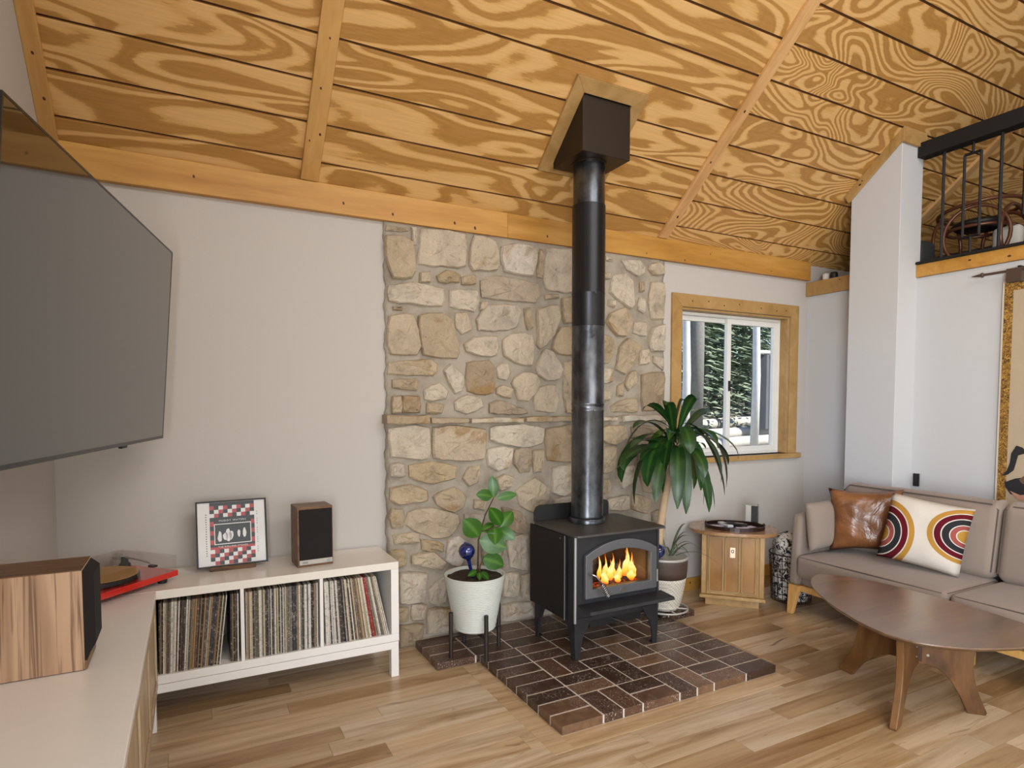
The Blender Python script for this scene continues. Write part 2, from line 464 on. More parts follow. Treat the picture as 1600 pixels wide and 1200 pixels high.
uv = t.n('ShaderNodeTexCoord').outputs['UV']
sep = t.n('ShaderNodeSeparateXYZ', {0: uv}); u, v = sep.outputs[0], sep.outputs[1]
def arch(cu, cv, ku, kv):
    a = t.math('MULTIPLY', t.math('SUBTRACT', u, cu), ku); b = t.math('MULTIPLY', t.math('SUBTRACT', v, cv), kv)
    d = t.math('SQRT', t.math('ADD', t.math('MULTIPLY', a, a), t.math('MULTIPLY', b, b)))
    W = S('#cfc8bd')
    return t.ramp(d, [(0, S('#b0833a')), (0.20, W), (0.23, S('#96504a')), (0.36, W), (0.39, S('#2c2c30')), (0.56, W), (0.59, S('#5e1420')), (0.75, W), (0.78, S('#b0833a')), (0.92, W)], 'CONSTANT')
left = t.math('LESS_THAN', u, 0.5)
col = t.mix(left, arch(1.0, 0.58, 2.05, 2.35), arch(0.0, 0.36, 2.15, 1.75))
t.p(Base_Color=col, Roughness=0.9, Specular_IOR_Level=0.15)
t.bump(t.noise(t.coords(), 40, 3), 0.3, 0.006)
# patterned blanket
t = NT('blanket'); vec = t.coords((1, 1, 1), rnd=False)
n1 = t.noise(vec, 26, 3, 0.7, 1.5)
t.p(Base_Color=t.ramp(n1, [(0.0, S('#17171a')), (0.47, S('#1d1d20')), (0.50, S('#d8d4cc'))], 'LINEAR'), Roughness=0.95)
t.bump(t.noise(vec, 12, 3), 0.6, 0.03)
# tapestry border
t = NT('tapestry_border'); n1 = t.noise(t.coords(), 55, 3, 0.6, 2.0)
t.p(Base_Color=t.ramp(n1, [(0.35, S('#3c2812')), (0.5, S('#8a6228')), (0.65, S('#c29a48'))]), Roughness=0.9)
plain('ink_black', '#222024', 0.85)
plain('ink_rose', '#b98872', 0.85)
plain('ink_brown', '#6b4a3a', 0.85)
plain('rod_brown', '#4b3a30', 0.5)
plain('rattan_copper', '#6a4330', 0.3, 0.35)
plain('loft_dark', '#333638', 0.7)
plain('loft_carpet', '#57504a', 0.95)
# album print
plain('print_white', '#d9d7d4', 0.3, var=0.02); plain('print_red', '#a8352f', 0.3); plain('print_black', '#1f1c1b', 0.3); plain('print_grey', '#8c8984', 0.3)
SPINES = [('black', '#191718'), ('white', '#cfc9bd'), ('cream', '#b5a585'), ('grey', '#6d6862'), ('brown', '#5b3f2c'), ('tan', '#8f7350'), ('slate blue', '#3c4a58'), ('charcoal', '#34302e'), ('red', '#8f2a22'), ('olive', '#55543a')]
for nm, cc in SPINES:
    t = NT('spine_' + nm.replace(' ', '_'))
    vec = t.coords((1, 1, 22)); n1 = t.noise(vec, 1.6, 3, 0.7); n2 = t.noise(t.coords((1, 1, 60)), 2.0, 2, 0.7)
    other = S('#c9c0b0') if nm in ('black', 'charcoal', 'grey', 'brown', 'slate blue', 'red', 'olive') else S('#4b4038')
    c = t.mix(t.math('MULTIPLY', t.ramp(n2, [(0.50, g(0)), (0.58, g(0.45))]), t.ramp(n1, [(0.42, g(0)), (0.62, g(1.0))])), S(cc), other)
    t.p(Base_Color=c, Roughness=0.6)
# outside
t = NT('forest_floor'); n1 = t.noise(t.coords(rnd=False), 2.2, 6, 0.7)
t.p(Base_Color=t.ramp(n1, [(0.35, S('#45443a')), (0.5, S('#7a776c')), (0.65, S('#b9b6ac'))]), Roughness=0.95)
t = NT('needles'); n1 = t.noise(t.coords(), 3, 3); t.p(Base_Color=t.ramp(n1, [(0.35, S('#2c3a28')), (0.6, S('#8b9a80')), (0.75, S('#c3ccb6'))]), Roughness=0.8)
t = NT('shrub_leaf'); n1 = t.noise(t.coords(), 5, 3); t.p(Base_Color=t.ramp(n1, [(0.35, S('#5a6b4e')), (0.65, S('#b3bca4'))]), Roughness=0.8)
plain('bark_grey', '#7c7872', 0.95, var=0.3, vscale=20); plain('bark_white', '#d6d3cc', 0.9, var=0.15, vscale=12); plain('log_grey', '#b7b1a6', 0.95, var=0.3, vscale=10)
plain('panel_grey', '#5d5e60', 0.9, var=0.2, vscale=4)
# ================================================================== THE ROOM
XL, XR = -1.52, 3.595          # left wall, right wall
SL = 0.83; Z0 = 2.545          # roof slope, ceiling height at the window wall
TH = math.atan(SL); CT, ST = math.cos(TH), math.sin(TH)
RY = -3.5; RZ = Z0 + SL * 3.5  # ridge
# frame of the sloping ceiling: local x = x, local y = up the slope, local z = down into the room
CE = Matrix(((1, 0, 0, 0), (0, -CT, -ST, 0), (0, ST, -CT, Z0), (0, 0, 0, 1)))

b = B().box(XL - 0.2, 7.2, -7.2, 0.14, -0.12, -0.004)
floor = struct('floor', b, 'floor_gap', 'light oak strip floor running along the stone wall')
rng = random.Random(11)
PW = 0.108
k = 0
y = -0.005
while y - PW > -4.2:
    x = XL + 0.01 - rng.uniform(0, 1.1)
    while x < 3.58:
        L = rng.uniform(0.55, 1.55); x0, x1 = max(x, XL + 0.005), min(x + L, 3.59)
        if x1 - x0 > 0.05:
            obj('plank', B().box(x0 + 0.0006, x1 - 0.0006, y - PW + 0.0006, y - 0.0006, -0.004, 0.0), 'oak_plank', parent=floor)
        x += L
    y -= PW
# boards framing the hearth
for (x0, x1, y0, y1) in ((0.285, 0.381, -1.38, -0.455), (1.708, 1.80, -1.38, -0.455), (0.381, 1.708, -1.38, -1.283)):
    obj('plank', B().box(x0, x1, y0, y1, -0.003, 0.0012), 'oak_plank', parent=floor)

# window wall, with its opening
WX0, WX1, WZ0, WZ1 = 2.205, 3.375, 0.995, 2.105
b = B()
b.box(XL - 0.15, WX0, 0, 0.15, -0.12, Z0 + 0.12); b.box(WX1, 7.2, 0, 0.15, -0.12, Z0 + 0.12)
b.box(WX0, WX1, 0, 0.15, -0.12, WZ0); b.box(WX0, WX1, 0, 0.15, WZ1, Z0 + 0.12)
wall_back = struct('wall_back', b, 'drywall', 'pale plastered wall carrying the stone panel and window')
b = B().prism([(0.15, 2.36), (-7.2, 2.36), (-7.2, Z0 + 0.1), (RY, RZ + 0.15), (0.15, Z0 + 0.1)], 'x', XL - 0.15, XL)
b.box(XL - 0.15, XL, -3.85, 0.15, -0.12, 2.36); b.box(XL - 0.15, XL, -7.2, -6.05, -0.12, 2.36); b.box(XL - 0.15, XL, -6.05, -3.85, -0.12, 0.34)
struct('wall_left', b, 'drywall', 'pale plastered wall behind the television')
b = B().box(XR, XR + 0.12, -7.0, 0.0, -0.12, 2.285)
struct('wall_right', b, 'drywall_cool', 'pale plastered wall under the loft behind the sofa')
b = B().box(XL - 0.15, -0.8, -7.15, -7.0, -0.12, Z0 + 0.1); b.box(4.0, 7.2, -7.15, -7.0, -0.12, Z0 + 0.1)
b.box(-0.8, 4.0, -7.15, -7.0, 2.38, Z0 + 0.1)
struct('wall_rear', b, 'drywall', 'plastered wall with wide glass doors behind the viewer')
b = B().prism([(0.15, -0.12), (-7.2, -0.12), (-7.2, Z0 + 0.1), (RY, RZ + 0.15), (0.15, Z0 + 0.1)], 'x', 6.8, 6.95)
struct('wall_loft', b, 'drywall', 'end wall of the loft')
# boxed column between window corner and loft
xc0, yc0, yc1 = 3.372, -0.865, -0.508
b = B().prism([(yc0, 0), (yc1, 0), (yc1, Z0 - SL * yc1 - 0.01), (yc0, Z0 - SL * yc0 - 0.01)], 'x', xc0, XR + 0.03)
struct('wall_column', b, 'drywall_cool', 'white boxed column rising to the sloping ceiling beside the loft', bevel=0.004)

# ceiling: deck, then one board per groove
b = B(CE).box(XL - 0.2, 7.2, -0.3, 3.5 / CT + 0.02, -0.10, -0.016)
ceiling = struct('ceiling', b, 'groove', 'sloping ceiling of grooved plywood boards')
vp = 0.1995; v = 0.107 / CT - 2 * vp
for kx, (x0, x1, mm) in enumerate(((XL, -0.393, 'plywood_broad'), (-0.393, 1.99, 'plywood_broad'), (1.99, 4.375, 'plywood_fine'), (4.375, 6.8, 'plywood_fine'))):
    for i in range(14 if kx < 3 else 11):
        v0 = v + vp * i
        if v0 + vp < 0: continue
        obj('board', B(CE).box(x0 + 0.001, x1 - 0.001, max(v0, -0.02) + 0.006, v0 + vp - 0.006, -0.016, 0.0), mm, parent=ceiling, bevel=0.002)
vtop = v + vp * 14
o = obj('board', B(CE).box(XL, 6.8, vtop + 0.004, 3.5 / CT, -0.016, -0.002), 'plywood_broad', parent=ceiling)
# the far slope of the roof, with an added skylight opening
CF = Matrix(((1, 0, 0, 0), (0, CT, ST, -7.0), (0, ST, -CT, Z0), (0, 0, 0, 1)))
LF = 3.5 / CT
b = B(CF); b.box(XL - 0.2, -0.6, -0.3, LF, -0.1, 0); b.box(3.0, 7.2, -0.3, LF, -0.1, 0); b.box(-0.6, 3.0, -0.3, 2.05, -0.1, 0); b.box(-0.6, 3.0, 3.3, LF, -0.1, 0)
struct('ceiling_rear', b, 'plywood_broad', 'rear slope of the plywood ceiling with an added skylight')

struct('sun_block_pane', B(CF).box(-0.62, 3.02, 2.03, 3.32, -0.13, -0.105), 'sunblock', 'frosted pane added over the skylight opening to stop sun')  # added blocker, stops sun falling through the skylight opening
struct('sun_block_porch', B().box(-1.7, 7.2, -9.4, -7.16, 2.62, 2.70), 'pine_trim', 'unseen porch roof added to keep sun out of the glass doors')  # canopy added out of view to shade the rear doors from sun
# trims: eave boards, rafters, edge boards
def trim(n, b, m, label, bevel=0.003): return struct('trim_%d' % n, b, m, label, bevel)
trim(1, B().box(XL, 0.768, -0.04, 0.0, 2.412, 2.56), 'pine_trim', 'knotty pine eave board above the plaster and stone, left length')
trim(2, B().box(0.7686, 3.575, -0.04, 0.0, 2.412, 2.56), 'pine_trim', 'knotty pine eave board above stone and window, right length')
for n, xa, xb in ((3, -0.440, -0.350), (4, 1.950, 2.030), (5, 4.335, 4.415)):
    trim(n, B(CE).box(xa, xb, 0.045, 3.5 / CT - 0.03, 0.0, 0.022), 'pine_rafter' if n == 3 else 'pine_pale',
         ('pine batten crossing the ceiling above the record shelf', 'pine batten crossing the ceiling right of the flue', 'pine batten on the ceiling inside the loft')[n - 3])
trim(6, B(CE).box(XL, XL + 0.062, 0.0, 3.5 / CT - 0.03, 0.0, 0.022), 'pine_rafter', 'pine edge board where the ceiling meets the left wall')
# ledge board in the corner, and loft edge beam
trim(7, B().box(XR - 0.03, XR + 0.06, -0.508, -0.002, 2.285, 2.398), 'pine_casing', 'short pine ledge board between window corner and white column')
trim(8, B().box(XR - 0.02, XR + 0.05, -4.6, -0.866, 2.287, 2.374), 'pine_trim', 'pine beam along the loft edge under the railing')
# boards round the column head
zq = lambda y_: Z0 - SL * y_ - 0.001
trim(9, B().prism([(yc1 + 0.045, zq(yc1 + 0.045)), (yc0, zq(yc0)), (yc0, zq(yc0) - 0.080), (yc1 + 0.012, zq(yc1 + 0.012) - 0.080)], 'x', xc0 - 0.022, xc0), 'pine_casing', 'slanted pine board along the column head')
zt_ = Z0 - SL * yc0 - 0.001
trim(10, B().prism([(yc0 - 0.022, zt_ - 0.085), (yc0, zt_ - 0.085), (yc0, zt_), (yc0 - 0.022, zt_ + SL * 0.022)], 'x', xc0 - 0.022, XR + 0.03), 'pine_casing', 'short pine board across the front of the column head')
# skirting
struct('baseboard_back', B().box(2.035, XR, -0.016, 0.0, 0.0, 0.095), 'pine_trim', 'pine skirting board under the window', bevel=0.003)
struct('baseboard_right', B().box(XR - 0.016, XR, -4.0, -0.866, 0.0, 0.095), 'pine_trim', 'pine skirting board behind the sofa', bevel=0.003)
# knots in the pine
def knots(par, pts, rad=0.006):
    for (p, d) in pts:
        d = Vector(d).normalized(); a = d.cross(Vector((1, 0, 0.3))).normalized(); c = d.cross(a)
        p = Vector(p); rr = rad * rng.uniform(0.6, 1.2)
        obj('knot', B().add([p + d * 0.0008 + (a * math.cos(2*PI*i/8) * 1.5 + c * math.sin(2*PI*i/8)) * rr for i in range(8)] + [p - d * 0.002 + (a * math.cos(2*PI*i/8) * 1.5 + c * math.sin(2*PI*i/8)) * rr for i in range(8)],
            [tuple(range(8)), tuple(range(15, 7, -1))] + [(i, (i+1) % 8, 8 + (i+1) % 8, 8 + i) for i in range(8)]), 'knot', parent=par)
T_ = {o.name: o for o in COL.objects}
knots(T_['trim_1'], [((-0.93, -0.04, 2.49), (0, -1, 0)), ((-0.22, -0.04, 2.47), (0, -1, 0)), ((0.05, -0.04, 2.45), (0, -1, 0)), ((0.42, -0.04, 2.452), (0, -1, 0)), ((0.55, -0.04, 2.44), (0, -1, 0))])
knots(T_['trim_2'], [((1.05, -0.04, 2.455), (0, -1, 0)), ((1.85, -0.04, 2.44), (0, -1, 0)), ((2.2, -0.04, 2.43), (0, -1, 0)), ((2.45, -0.04, 2.50), (0, -1, 0)), ((3.1, -0.04, 2.44), (0, -1, 0))], 0.005)
dn = (0, -ST, -CT)
knots(T_['trim_3'], [(CE @ Vector((-0.40, 0.52, 0.022)), dn), (CE @ Vector((-0.375, 0.30, 0.022)), dn), (CE @ Vector((-0.42, 0.26, 0.022)), dn), (CE @ Vector((-0.39, 0.74, 0.022)), dn)], 0.005)
knots(T_['trim_4'], [(CE @ Vector((1.98, 0.62, 0.022)), dn), (CE @ Vector((1.995, 0.22, 0.022)), dn), (CE @ Vector((1.99, 0.95, 0.022)), dn)], 0.007)
knots(T_['trim_6'], [(CE @ Vector((XL + 0.03, 0.40, 0.022)), dn), (CE @ Vector((XL + 0.04, 0.22, 0.022)), dn)], 0.005)
knots(T_['trim_7'], [((XR - 0.03, -0.30, 2.375), (-1, 0, 0))])
knots(T_['trim_8'], [((XR - 0.02, -1.2, 2.34), (-1, 0, 0)), ((XR - 0.02, -1.42, 2.32), (-1, 0, 0))])
knots(T_['trim_9'], [((xc0 - 0.022, -0.60, zq(-0.60) - 0.04), (-1, 0, 0)), ((xc0 - 0.022, -0.585, zq(-0.585) - 0.05), (-1, 0, 0))])
knots(T_['baseboard_back'], [((2.32, -0.016, 0.06), (0, -1, 0))])

# ------------------------------------------------------------------ stone panel: every stone a piece of the back wall
def stone(poly, y0, depth, seed, inset=0.006):
    r = random.Random(seed)
    n = len(poly); cx = sum(p[0] for p in poly) / n; cz = sum(p[1] for p in poly) / n
    pts = []
    for i in range(n):
        a, c = poly[i], poly[(i + 1) % n]
        L = math.hypot(c[0] - a[0], c[1] - a[1]); m = max(1, min(5, int(L / 0.045)))
        for j in range(m):
            f = j / m; jit = 0.0065 if j else 0.003
            pts.append((a[0] + (c[0]-a[0]) * f + r.uniform(-jit, jit), a[1] + (c[1]-a[1]) * f + r.uniform(-jit, jit)))
    # soften the corners
    q = [((pts[i-1][0] + 8*pts[i][0] + pts[(i+1) % len(pts)][0]) / 10, (pts[i-1][1] + 8*pts[i][1] + pts[(i+1) % len(pts)][1]) / 10) for i in range(len(pts))]
    N = len(q)
    R = min(max(p[0] for p in q) - min(p[0] for p in q), max(p[1] for p in q) - min(p[1] for p in q)) / 2
    k1 = max(0.0, 1 - inset / max(R, 0.01)); vs = []
    rings = [(1.0, -0.004, 0), (1.0, depth * 0.55, 0.002), (k1, depth, 0.004), (k1 * 0.66, depth * 1.12, 0.007), (k1 * 0.33, depth * 1.15, 0.007)]
    tx, tz = r.uniform(-0.05, 0.05), r.uniform(-0.06, 0.06)
    for (k, d, jy) in rings:
        for (x, z) in q:
            X = cx + (x - cx) * k; Z = cz + (z - cz) * k
            dd = d + r.uniform(-jy, jy) + (tx * (X - cx) + tz * (Z - cz)) * (1 if d > 0 else 0)
            vs.append((X, y0 - max(dd, -0.004), Z))
    vs.append((cx, y0 - depth * 1.1 - r.uniform(-0.004, 0.006), cz))
    fs = []
    for g_ in range(4):
        for i in range(N):
            j = (i + 1) % N
            fs.append((g_*N + i, g_*N + j, (g_+1)*N + j, (g_+1)*N + i))
    for i in range(N): fs.append((4*N + i, 4*N + (i+1) % N, 5*N))
    return B().add(vs, fs)
STONES_UP = """
0.019,2.389 0.136,2.389 0.142,2.374 0.013,2.359
0.002,2.331 0.103,2.338 0.169,2.315 0.178,2.149 0.161,2.111 0.047,2.1 0.027,2.175 0.001,2.229
0.158,2.397 0.194,2.402 0.193,2.302 0.163,2.304
0.219,2.41 0.49,2.403 0.5,2.333 0.489,2.207 0.383,2.201 0.195,2.193 0.213,2.299
0.545,2.399 0.687,2.377 0.711,2.246 0.699,2.211 0.538,2.19 0.516,2.226
0.731,2.36 0.827,2.381 0.973,2.372 0.973,2.285 0.94,2.195 0.75,2.205 0.727,2.282
1,2.375 1.041,2.374 1.021,2.197 0.98,2.199
1.055,2.381 1.259,2.405 1.26,2.124 1.182,2.117 1.048,2.123 1.034,2.233
0.206,2.152 0.279,2.164 0.279,2.095 0.2,2.088
0.308,2.14 0.371,2.179 0.459,2.16 0.447,2.11 0.324,2.105
0.465,2.15 0.556,2.17 0.562,2.11 0.471,2.101
0.026,2.062 0.178,2.086 0.353,2.07 0.361,2.006 0.347,1.964 0.025,1.969
0.394,2.062 0.568,2.082 0.58,2.011 0.549,1.945 0.506,1.962 0.393,1.965
0.592,2.14 0.699,2.178 1,2.16 1.014,2.103 0.974,2.03 0.775,2.038 0.598,2.035
1.035,2.093 1.132,2.107 1.139,2.072 1.042,2.058
0.592,2.012 0.644,2.022 0.623,1.97 0.58,1.956
0.635,1.993 0.847,2.015 0.866,1.976 0.84,1.871 0.775,1.85 0.573,1.839 0.561,1.905 0.598,1.957
0.051,1.945 0.111,1.95 0.105,1.925 0.051,1.925
0.024,1.892 0.165,1.906 0.192,1.823 0.21,1.729 0.191,1.68 0.032,1.674 0.017,1.772
0.193,1.903 0.335,1.923 0.405,1.895 0.451,1.706 0.433,1.667 0.298,1.673 0.224,1.681 0.214,1.782
0.423,1.934 0.5,1.945 0.536,1.842 0.464,1.811 0.434,1.848
0.88,1.994 0.933,2.004 0.947,1.877 0.906,1.863
0.974,1.995 1.132,2.042 1.161,1.961 1.098,1.838 1.001,1.745 0.974,1.773 0.987,1.879
0.475,1.751 0.548,1.793 0.698,1.812 0.71,1.75 0.698,1.693 0.597,1.689 0.499,1.708
0.736,1.785 0.801,1.834 0.947,1.836 0.96,1.749 0.94,1.637 0.827,1.657 0.749,1.695
1.105,1.803 1.154,1.889 1.262,1.907 1.263,1.719 1.14,1.721 1.084,1.754
1.16,2.08 1.261,2.099 1.261,1.931 1.182,1.914 1.168,2.021
0.026,1.638 0.275,1.656 0.321,1.631 0.309,1.582 0.286,1.559 0.02,1.564
0.041,1.539 0.184,1.545 0.195,1.504 0.189,1.477 0.041,1.486
0.344,1.593 0.397,1.638 0.474,1.563 0.462,1.474 0.42,1.463 0.379,1.539
0.499,1.647 0.647,1.663 0.678,1.624 0.682,1.465 0.572,1.459 0.498,1.475
0.697,1.625 0.775,1.65 0.801,1.593 0.762,1.546 0.704,1.551
0.82,1.559 0.88,1.595 0.974,1.585 1.004,1.538 0.967,1.467 0.92,1.414 0.84,1.42 0.833,1.489 0.801,1.529
0.697,1.494 0.729,1.511 0.811,1.495 0.794,1.431 0.697,1.459
0.974,1.632 1.042,1.752 1.098,1.731 1.169,1.625 1.148,1.565 1.057,1.549 0.988,1.585
0.995,1.503 1.113,1.522 1.144,1.42 1.121,1.342 0.974,1.349 0.961,1.42
0.035,1.444 0.095,1.45 0.094,1.344 0.034,1.345
0.098,1.45 0.2,1.445 0.205,1.349 0.097,1.344
0.229,1.483 0.32,1.522 0.384,1.474 0.366,1.424 0.234,1.419
0.245,1.408 0.355,1.397 0.337,1.342 0.244,1.338
0.42,1.413 0.498,1.447 0.584,1.442 0.609,1.38 0.497,1.341 0.419,1.364
0.646,1.408 0.71,1.425 0.88,1.373 0.927,1.343 0.867,1.332 0.646,1.34
1.183,1.662 1.263,1.683 1.272,1.335 1.199,1.348 1.184,1.457
1.512,2.385 1.574,2.379 1.574,2.355 1.512,2.36
1.636,2.374 1.796,2.391 1.854,2.352 1.847,2.3 1.789,2.28 1.692,2.311
1.879,2.368 1.954,2.388 2.014,2.369 2.015,2.31 1.921,2.301 1.874,2.335
1.575,2.262 1.677,2.29 1.741,2.24 1.751,2.075 1.719,2.048 1.631,2.104 1.545,2.147
1.444,2.261 1.559,2.285 1.544,2.234 1.452,2.225
1.437,2.212 1.513,2.206 1.514,2.169 1.438,2.157
1.798,2.245 1.839,2.248 1.84,2.172 1.799,2.168
1.897,2.247 2.024,2.252 2.028,1.997 1.909,1.99 1.882,2.111
1.53,2.103 1.587,2.101 1.581,2.044 1.53,2.059
1.799,2.13 1.844,2.134 1.842,2.024 1.779,2.052
1.546,2.01 1.663,2.056 1.736,1.973 1.681,1.855 1.602,1.864 1.516,1.946
1.761,1.961 1.867,1.968 1.86,1.864 1.745,1.884
1.91,1.931 2.028,1.964 2.031,1.767 1.912,1.769 1.886,1.852
1.402,1.878 1.571,1.85 1.595,1.775 1.541,1.673 1.404,1.669
1.634,1.79 1.705,1.85 1.815,1.797 1.772,1.705 1.684,1.601 1.596,1.637
1.929,1.737 2.023,1.727 2.025,1.634 1.93,1.684
1.812,1.771 1.886,1.787 1.896,1.683 1.805,1.668
1.404,1.644 1.573,1.636 1.573,1.548 1.404,1.533
1.716,1.614 1.764,1.634 1.774,1.538 1.709,1.486 1.676,1.537
1.822,1.604 2.025,1.628 2.029,1.355 1.834,1.35
1.405,1.489 1.55,1.491 1.559,1.427 1.405,1.396
1.613,1.523 1.668,1.549 1.669,1.447 1.606,1.453
1.567,1.383 1.654,1.421 1.783,1.441 1.792,1.344 1.575,1.339
1.288,2.39 1.459,2.391 1.444,2.286 1.289,2.276
1.289,2.246 1.414,2.258 1.408,2.099 1.29,2.102
1.29,2.072 1.491,2.081 1.478,1.907 1.291,1.921
1.291,1.884 1.38,1.877 1.381,1.717 1.292,1.714
1.292,1.684 1.381,1.68 1.382,1.52 1.293,1.531
1.293,1.494 1.382,1.495 1.376,1.34 1.301,1.341"""
STONES_LOW = """
0.001,1.264 0.158,1.278 0.247,1.265 0.246,1.085 0.181,1.082 0.017,1.101
0.268,1.265 0.412,1.268 0.608,1.246 0.587,1.065 0.491,1.059 0.269,1.084
0.636,1.258 0.858,1.271 1.02,1.251 1.008,1.146 0.858,1.131 0.636,1.176
1.031,1.244 1.228,1.261 1.237,1.023 1.032,1.039
1.456,1.25 1.65,1.253 1.678,1.16 1.563,1.124 1.457,1.153
-0.013,1.067 0.094,1.064 0.103,0.985 -0.008,0.985
0.125,1.055 0.256,1.064 0.418,1.035 0.411,0.955 0.268,0.939 0.13,0.983
0.45,0.959 0.491,1.025 0.573,1.028 0.559,0.928 0.49,0.901
0.615,1.126 0.713,1.138 0.792,1.127 0.763,1.006 0.684,0.99 0.621,1.025
0.807,1.113 0.921,1.122 0.91,0.972 0.843,0.969 0.799,1.03
0.933,1.102 1.016,1.112 1.001,0.967 0.933,0.964
0.009,0.932 0.13,0.942 0.232,0.899 0.235,0.839 0.056,0.829 0.002,0.856
0.267,0.861 0.397,0.907 0.477,0.846 0.463,0.784 0.396,0.759 0.292,0.81
0.67,0.947 0.727,0.969 0.799,0.952 0.778,0.889 0.698,0.862
0.814,0.86 0.948,0.931 1.055,0.858 1.048,0.778 0.948,0.713 0.843,0.767
1.078,0.99 1.229,1.003 1.238,0.846 1.166,0.803 1.071,0.83
0.014,0.814 0.092,0.808 0.088,0.695 0.018,0.696 0.001,0.762
0.116,0.788 0.241,0.796 0.416,0.751 0.429,0.694 0.369,0.619 0.265,0.62 0.103,0.706
0.024,0.666 0.177,0.657 0.183,0.602 0.041,0.599
0.189,0.625 0.33,0.574 0.329,0.525 0.201,0.551
0.132,0.535 0.265,0.544 0.348,0.473 0.315,0.421 0.132,0.481
-0.007,0.575 0.09,0.57 0.101,0.479 0.004,0.479
0.058,0.443 0.226,0.421 0.211,0.245 0.062,0.262
-0.032,0.448 0.04,0.439 0.044,0.259 -0.034,0.271
0.237,0.315 0.341,0.387 0.347,0.237 0.301,0.207 0.237,0.242
0.061,0.136 0.204,0.124 0.191,0.016 0.06,0.004
-0.034,0.248 0.111,0.237 0.11,0.152 -0.035,0.165
0.136,0.245 0.224,0.231 0.211,0.141 0.129,0.155
-0.035,0.141 0.043,0.133 0.041,0.007 -0.037,0.022
0.356,0.596 0.435,0.612 0.489,0.544 0.434,0.425 0.342,0.474
0.23,0.206 0.38,0.195 0.399,0.066 0.223,0.059
0.368,0.408 0.543,0.398 0.556,0.256 0.38,0.22
0.571,0.56 0.712,0.571 0.726,0.388 0.585,0.419
0.585,0.38 0.698,0.366 0.697,0.21 0.584,0.24
0.42,0.188 0.556,0.231 0.683,0.186 0.683,0.056 0.432,0.06
0.713,0.765 0.843,0.728 0.911,0.63 0.858,0.582 0.741,0.633
0.741,0.568 0.903,0.578 0.903,0.339 0.77,0.383
0.719,0.35 0.829,0.349 0.829,0.19 0.712,0.208
0.843,0.32 0.911,0.325 0.911,0.151 0.851,0.187
0.712,0.155 0.919,0.15 0.934,0.054 0.711,0.044
0.531,0.829 0.614,0.81 0.6,0.748 0.524,0.767
0.463,0.747 0.6,0.723 0.571,0.624 0.476,0.646
1.46,1.111 1.572,1.114 1.565,0.952 1.462,0.929
1.582,0.951 1.724,0.98 1.762,0.884 1.637,0.82
1.459,0.894 1.539,0.897 1.532,0.798 1.459,0.789
1.515,0.764 1.691,0.773 1.701,0.671 1.515,0.679
1.718,0.786 1.875,0.731 1.857,0.629 1.719,0.67
1.895,0.641 2.019,0.646 2.03,0.525 1.905,0.566
1.759,1.144 2.04,1.136 2.043,0.943 1.798,0.955
1.915,0.506 2.059,0.507 2.061,0.401 1.917,0.402
1.78,0.927 2.043,0.913 2.046,0.763 1.837,0.778
1.704,1.245 2.038,1.247 2.04,1.166 1.713,1.16
1.26,1.253 1.425,1.25 1.427,1.084 1.261,1.063
1.261,1.036 1.427,1.042 1.428,0.833 1.262,0.831
1.087,0.789 1.23,0.792 1.247,0.626 1.087,0.627
1.271,0.789 1.48,0.76 1.481,0.605 1.272,0.624
0.948,0.68 1.071,0.669 1.072,0.507 0.948,0.52
0.949,0.48 1.167,0.469 1.168,0.305 0.949,0.32
1.103,0.612 1.33,0.591 1.33,0.479 1.103,0.504
1.363,0.587 1.586,0.566 1.588,0.394 1.364,0.434
1.199,0.452 1.347,0.436 1.348,0.267 1.2,0.287
1.381,0.39 1.677,0.355 1.661,0.226 1.382,0.263
0.949,0.28 1.136,0.268 1.137,0.103 0.949,0.105
1.168,0.264 1.416,0.23 1.417,0.06 1.169,0.084
1.45,0.226 1.679,0.195 1.68,0.063 1.451,0.083
1.639,0.561 1.858,0.57 1.879,0.406 1.641,0.417
1.713,0.366 2.052,0.342 2.036,0.162 1.715,0.219"""
YU, YD = -0.018, -0.055
# mortar bed: rough grid, upper field and the slightly prouder lower field
def bed(x0, x1, z0, z1, yb, amp, seed):
    r = random.Random(seed); b = B(); nx, nz = 70, 56; vs = []; fs = []
    for j in range(nz + 1):
        for i in range(nx + 1):
            x = x0 + (x1 - x0) * i / nx; z = z0 + (z1 - z0) * j / nz
            if i in (0, nx): x += (0.003 + 0.005 * math.sin(z * 31 + seed) + 0.003 * math.sin(z * 83)) * (1 if i == 0 else -1)
            vs.append((x, yb + r.uniform(-amp, amp), z))
    for j in range(nz):
        for i in range(nx):
            a = j * (nx + 1) + i; fs.append((a, a + 1, a + nx + 2, a + nx + 1))
    m = len(vs); b.add(vs, fs)
    # edges back to the plaster
    L = [j * (nx + 1) for j in range(nz + 1)]; Rr = [j * (nx + 1) + nx for j in range(nz + 1)]
    for E_ in (L, Rr):
        ev = [b.v[i] for i in E_]; o = len(b.v)
        b.v += [Vector((p.x, 0.0, p.z)) for p in ev]
        for i in range(len(E_) - 1): b.f.append([E_[i], E_[i+1], o + i + 1, o + i])
    return b
mort = obj('mortar', bed(0.004, 2.030, 1.29, 2.415, YU, 0.0035, 1), 'mortar', parent=wall_back, smooth=True)
mort2 = obj('mortar', bed(0.000, 2.034, 0.0, 1.31, YD, 0.004, 2), 'mortar', parent=wall_back, smooth=True)
sd = 0
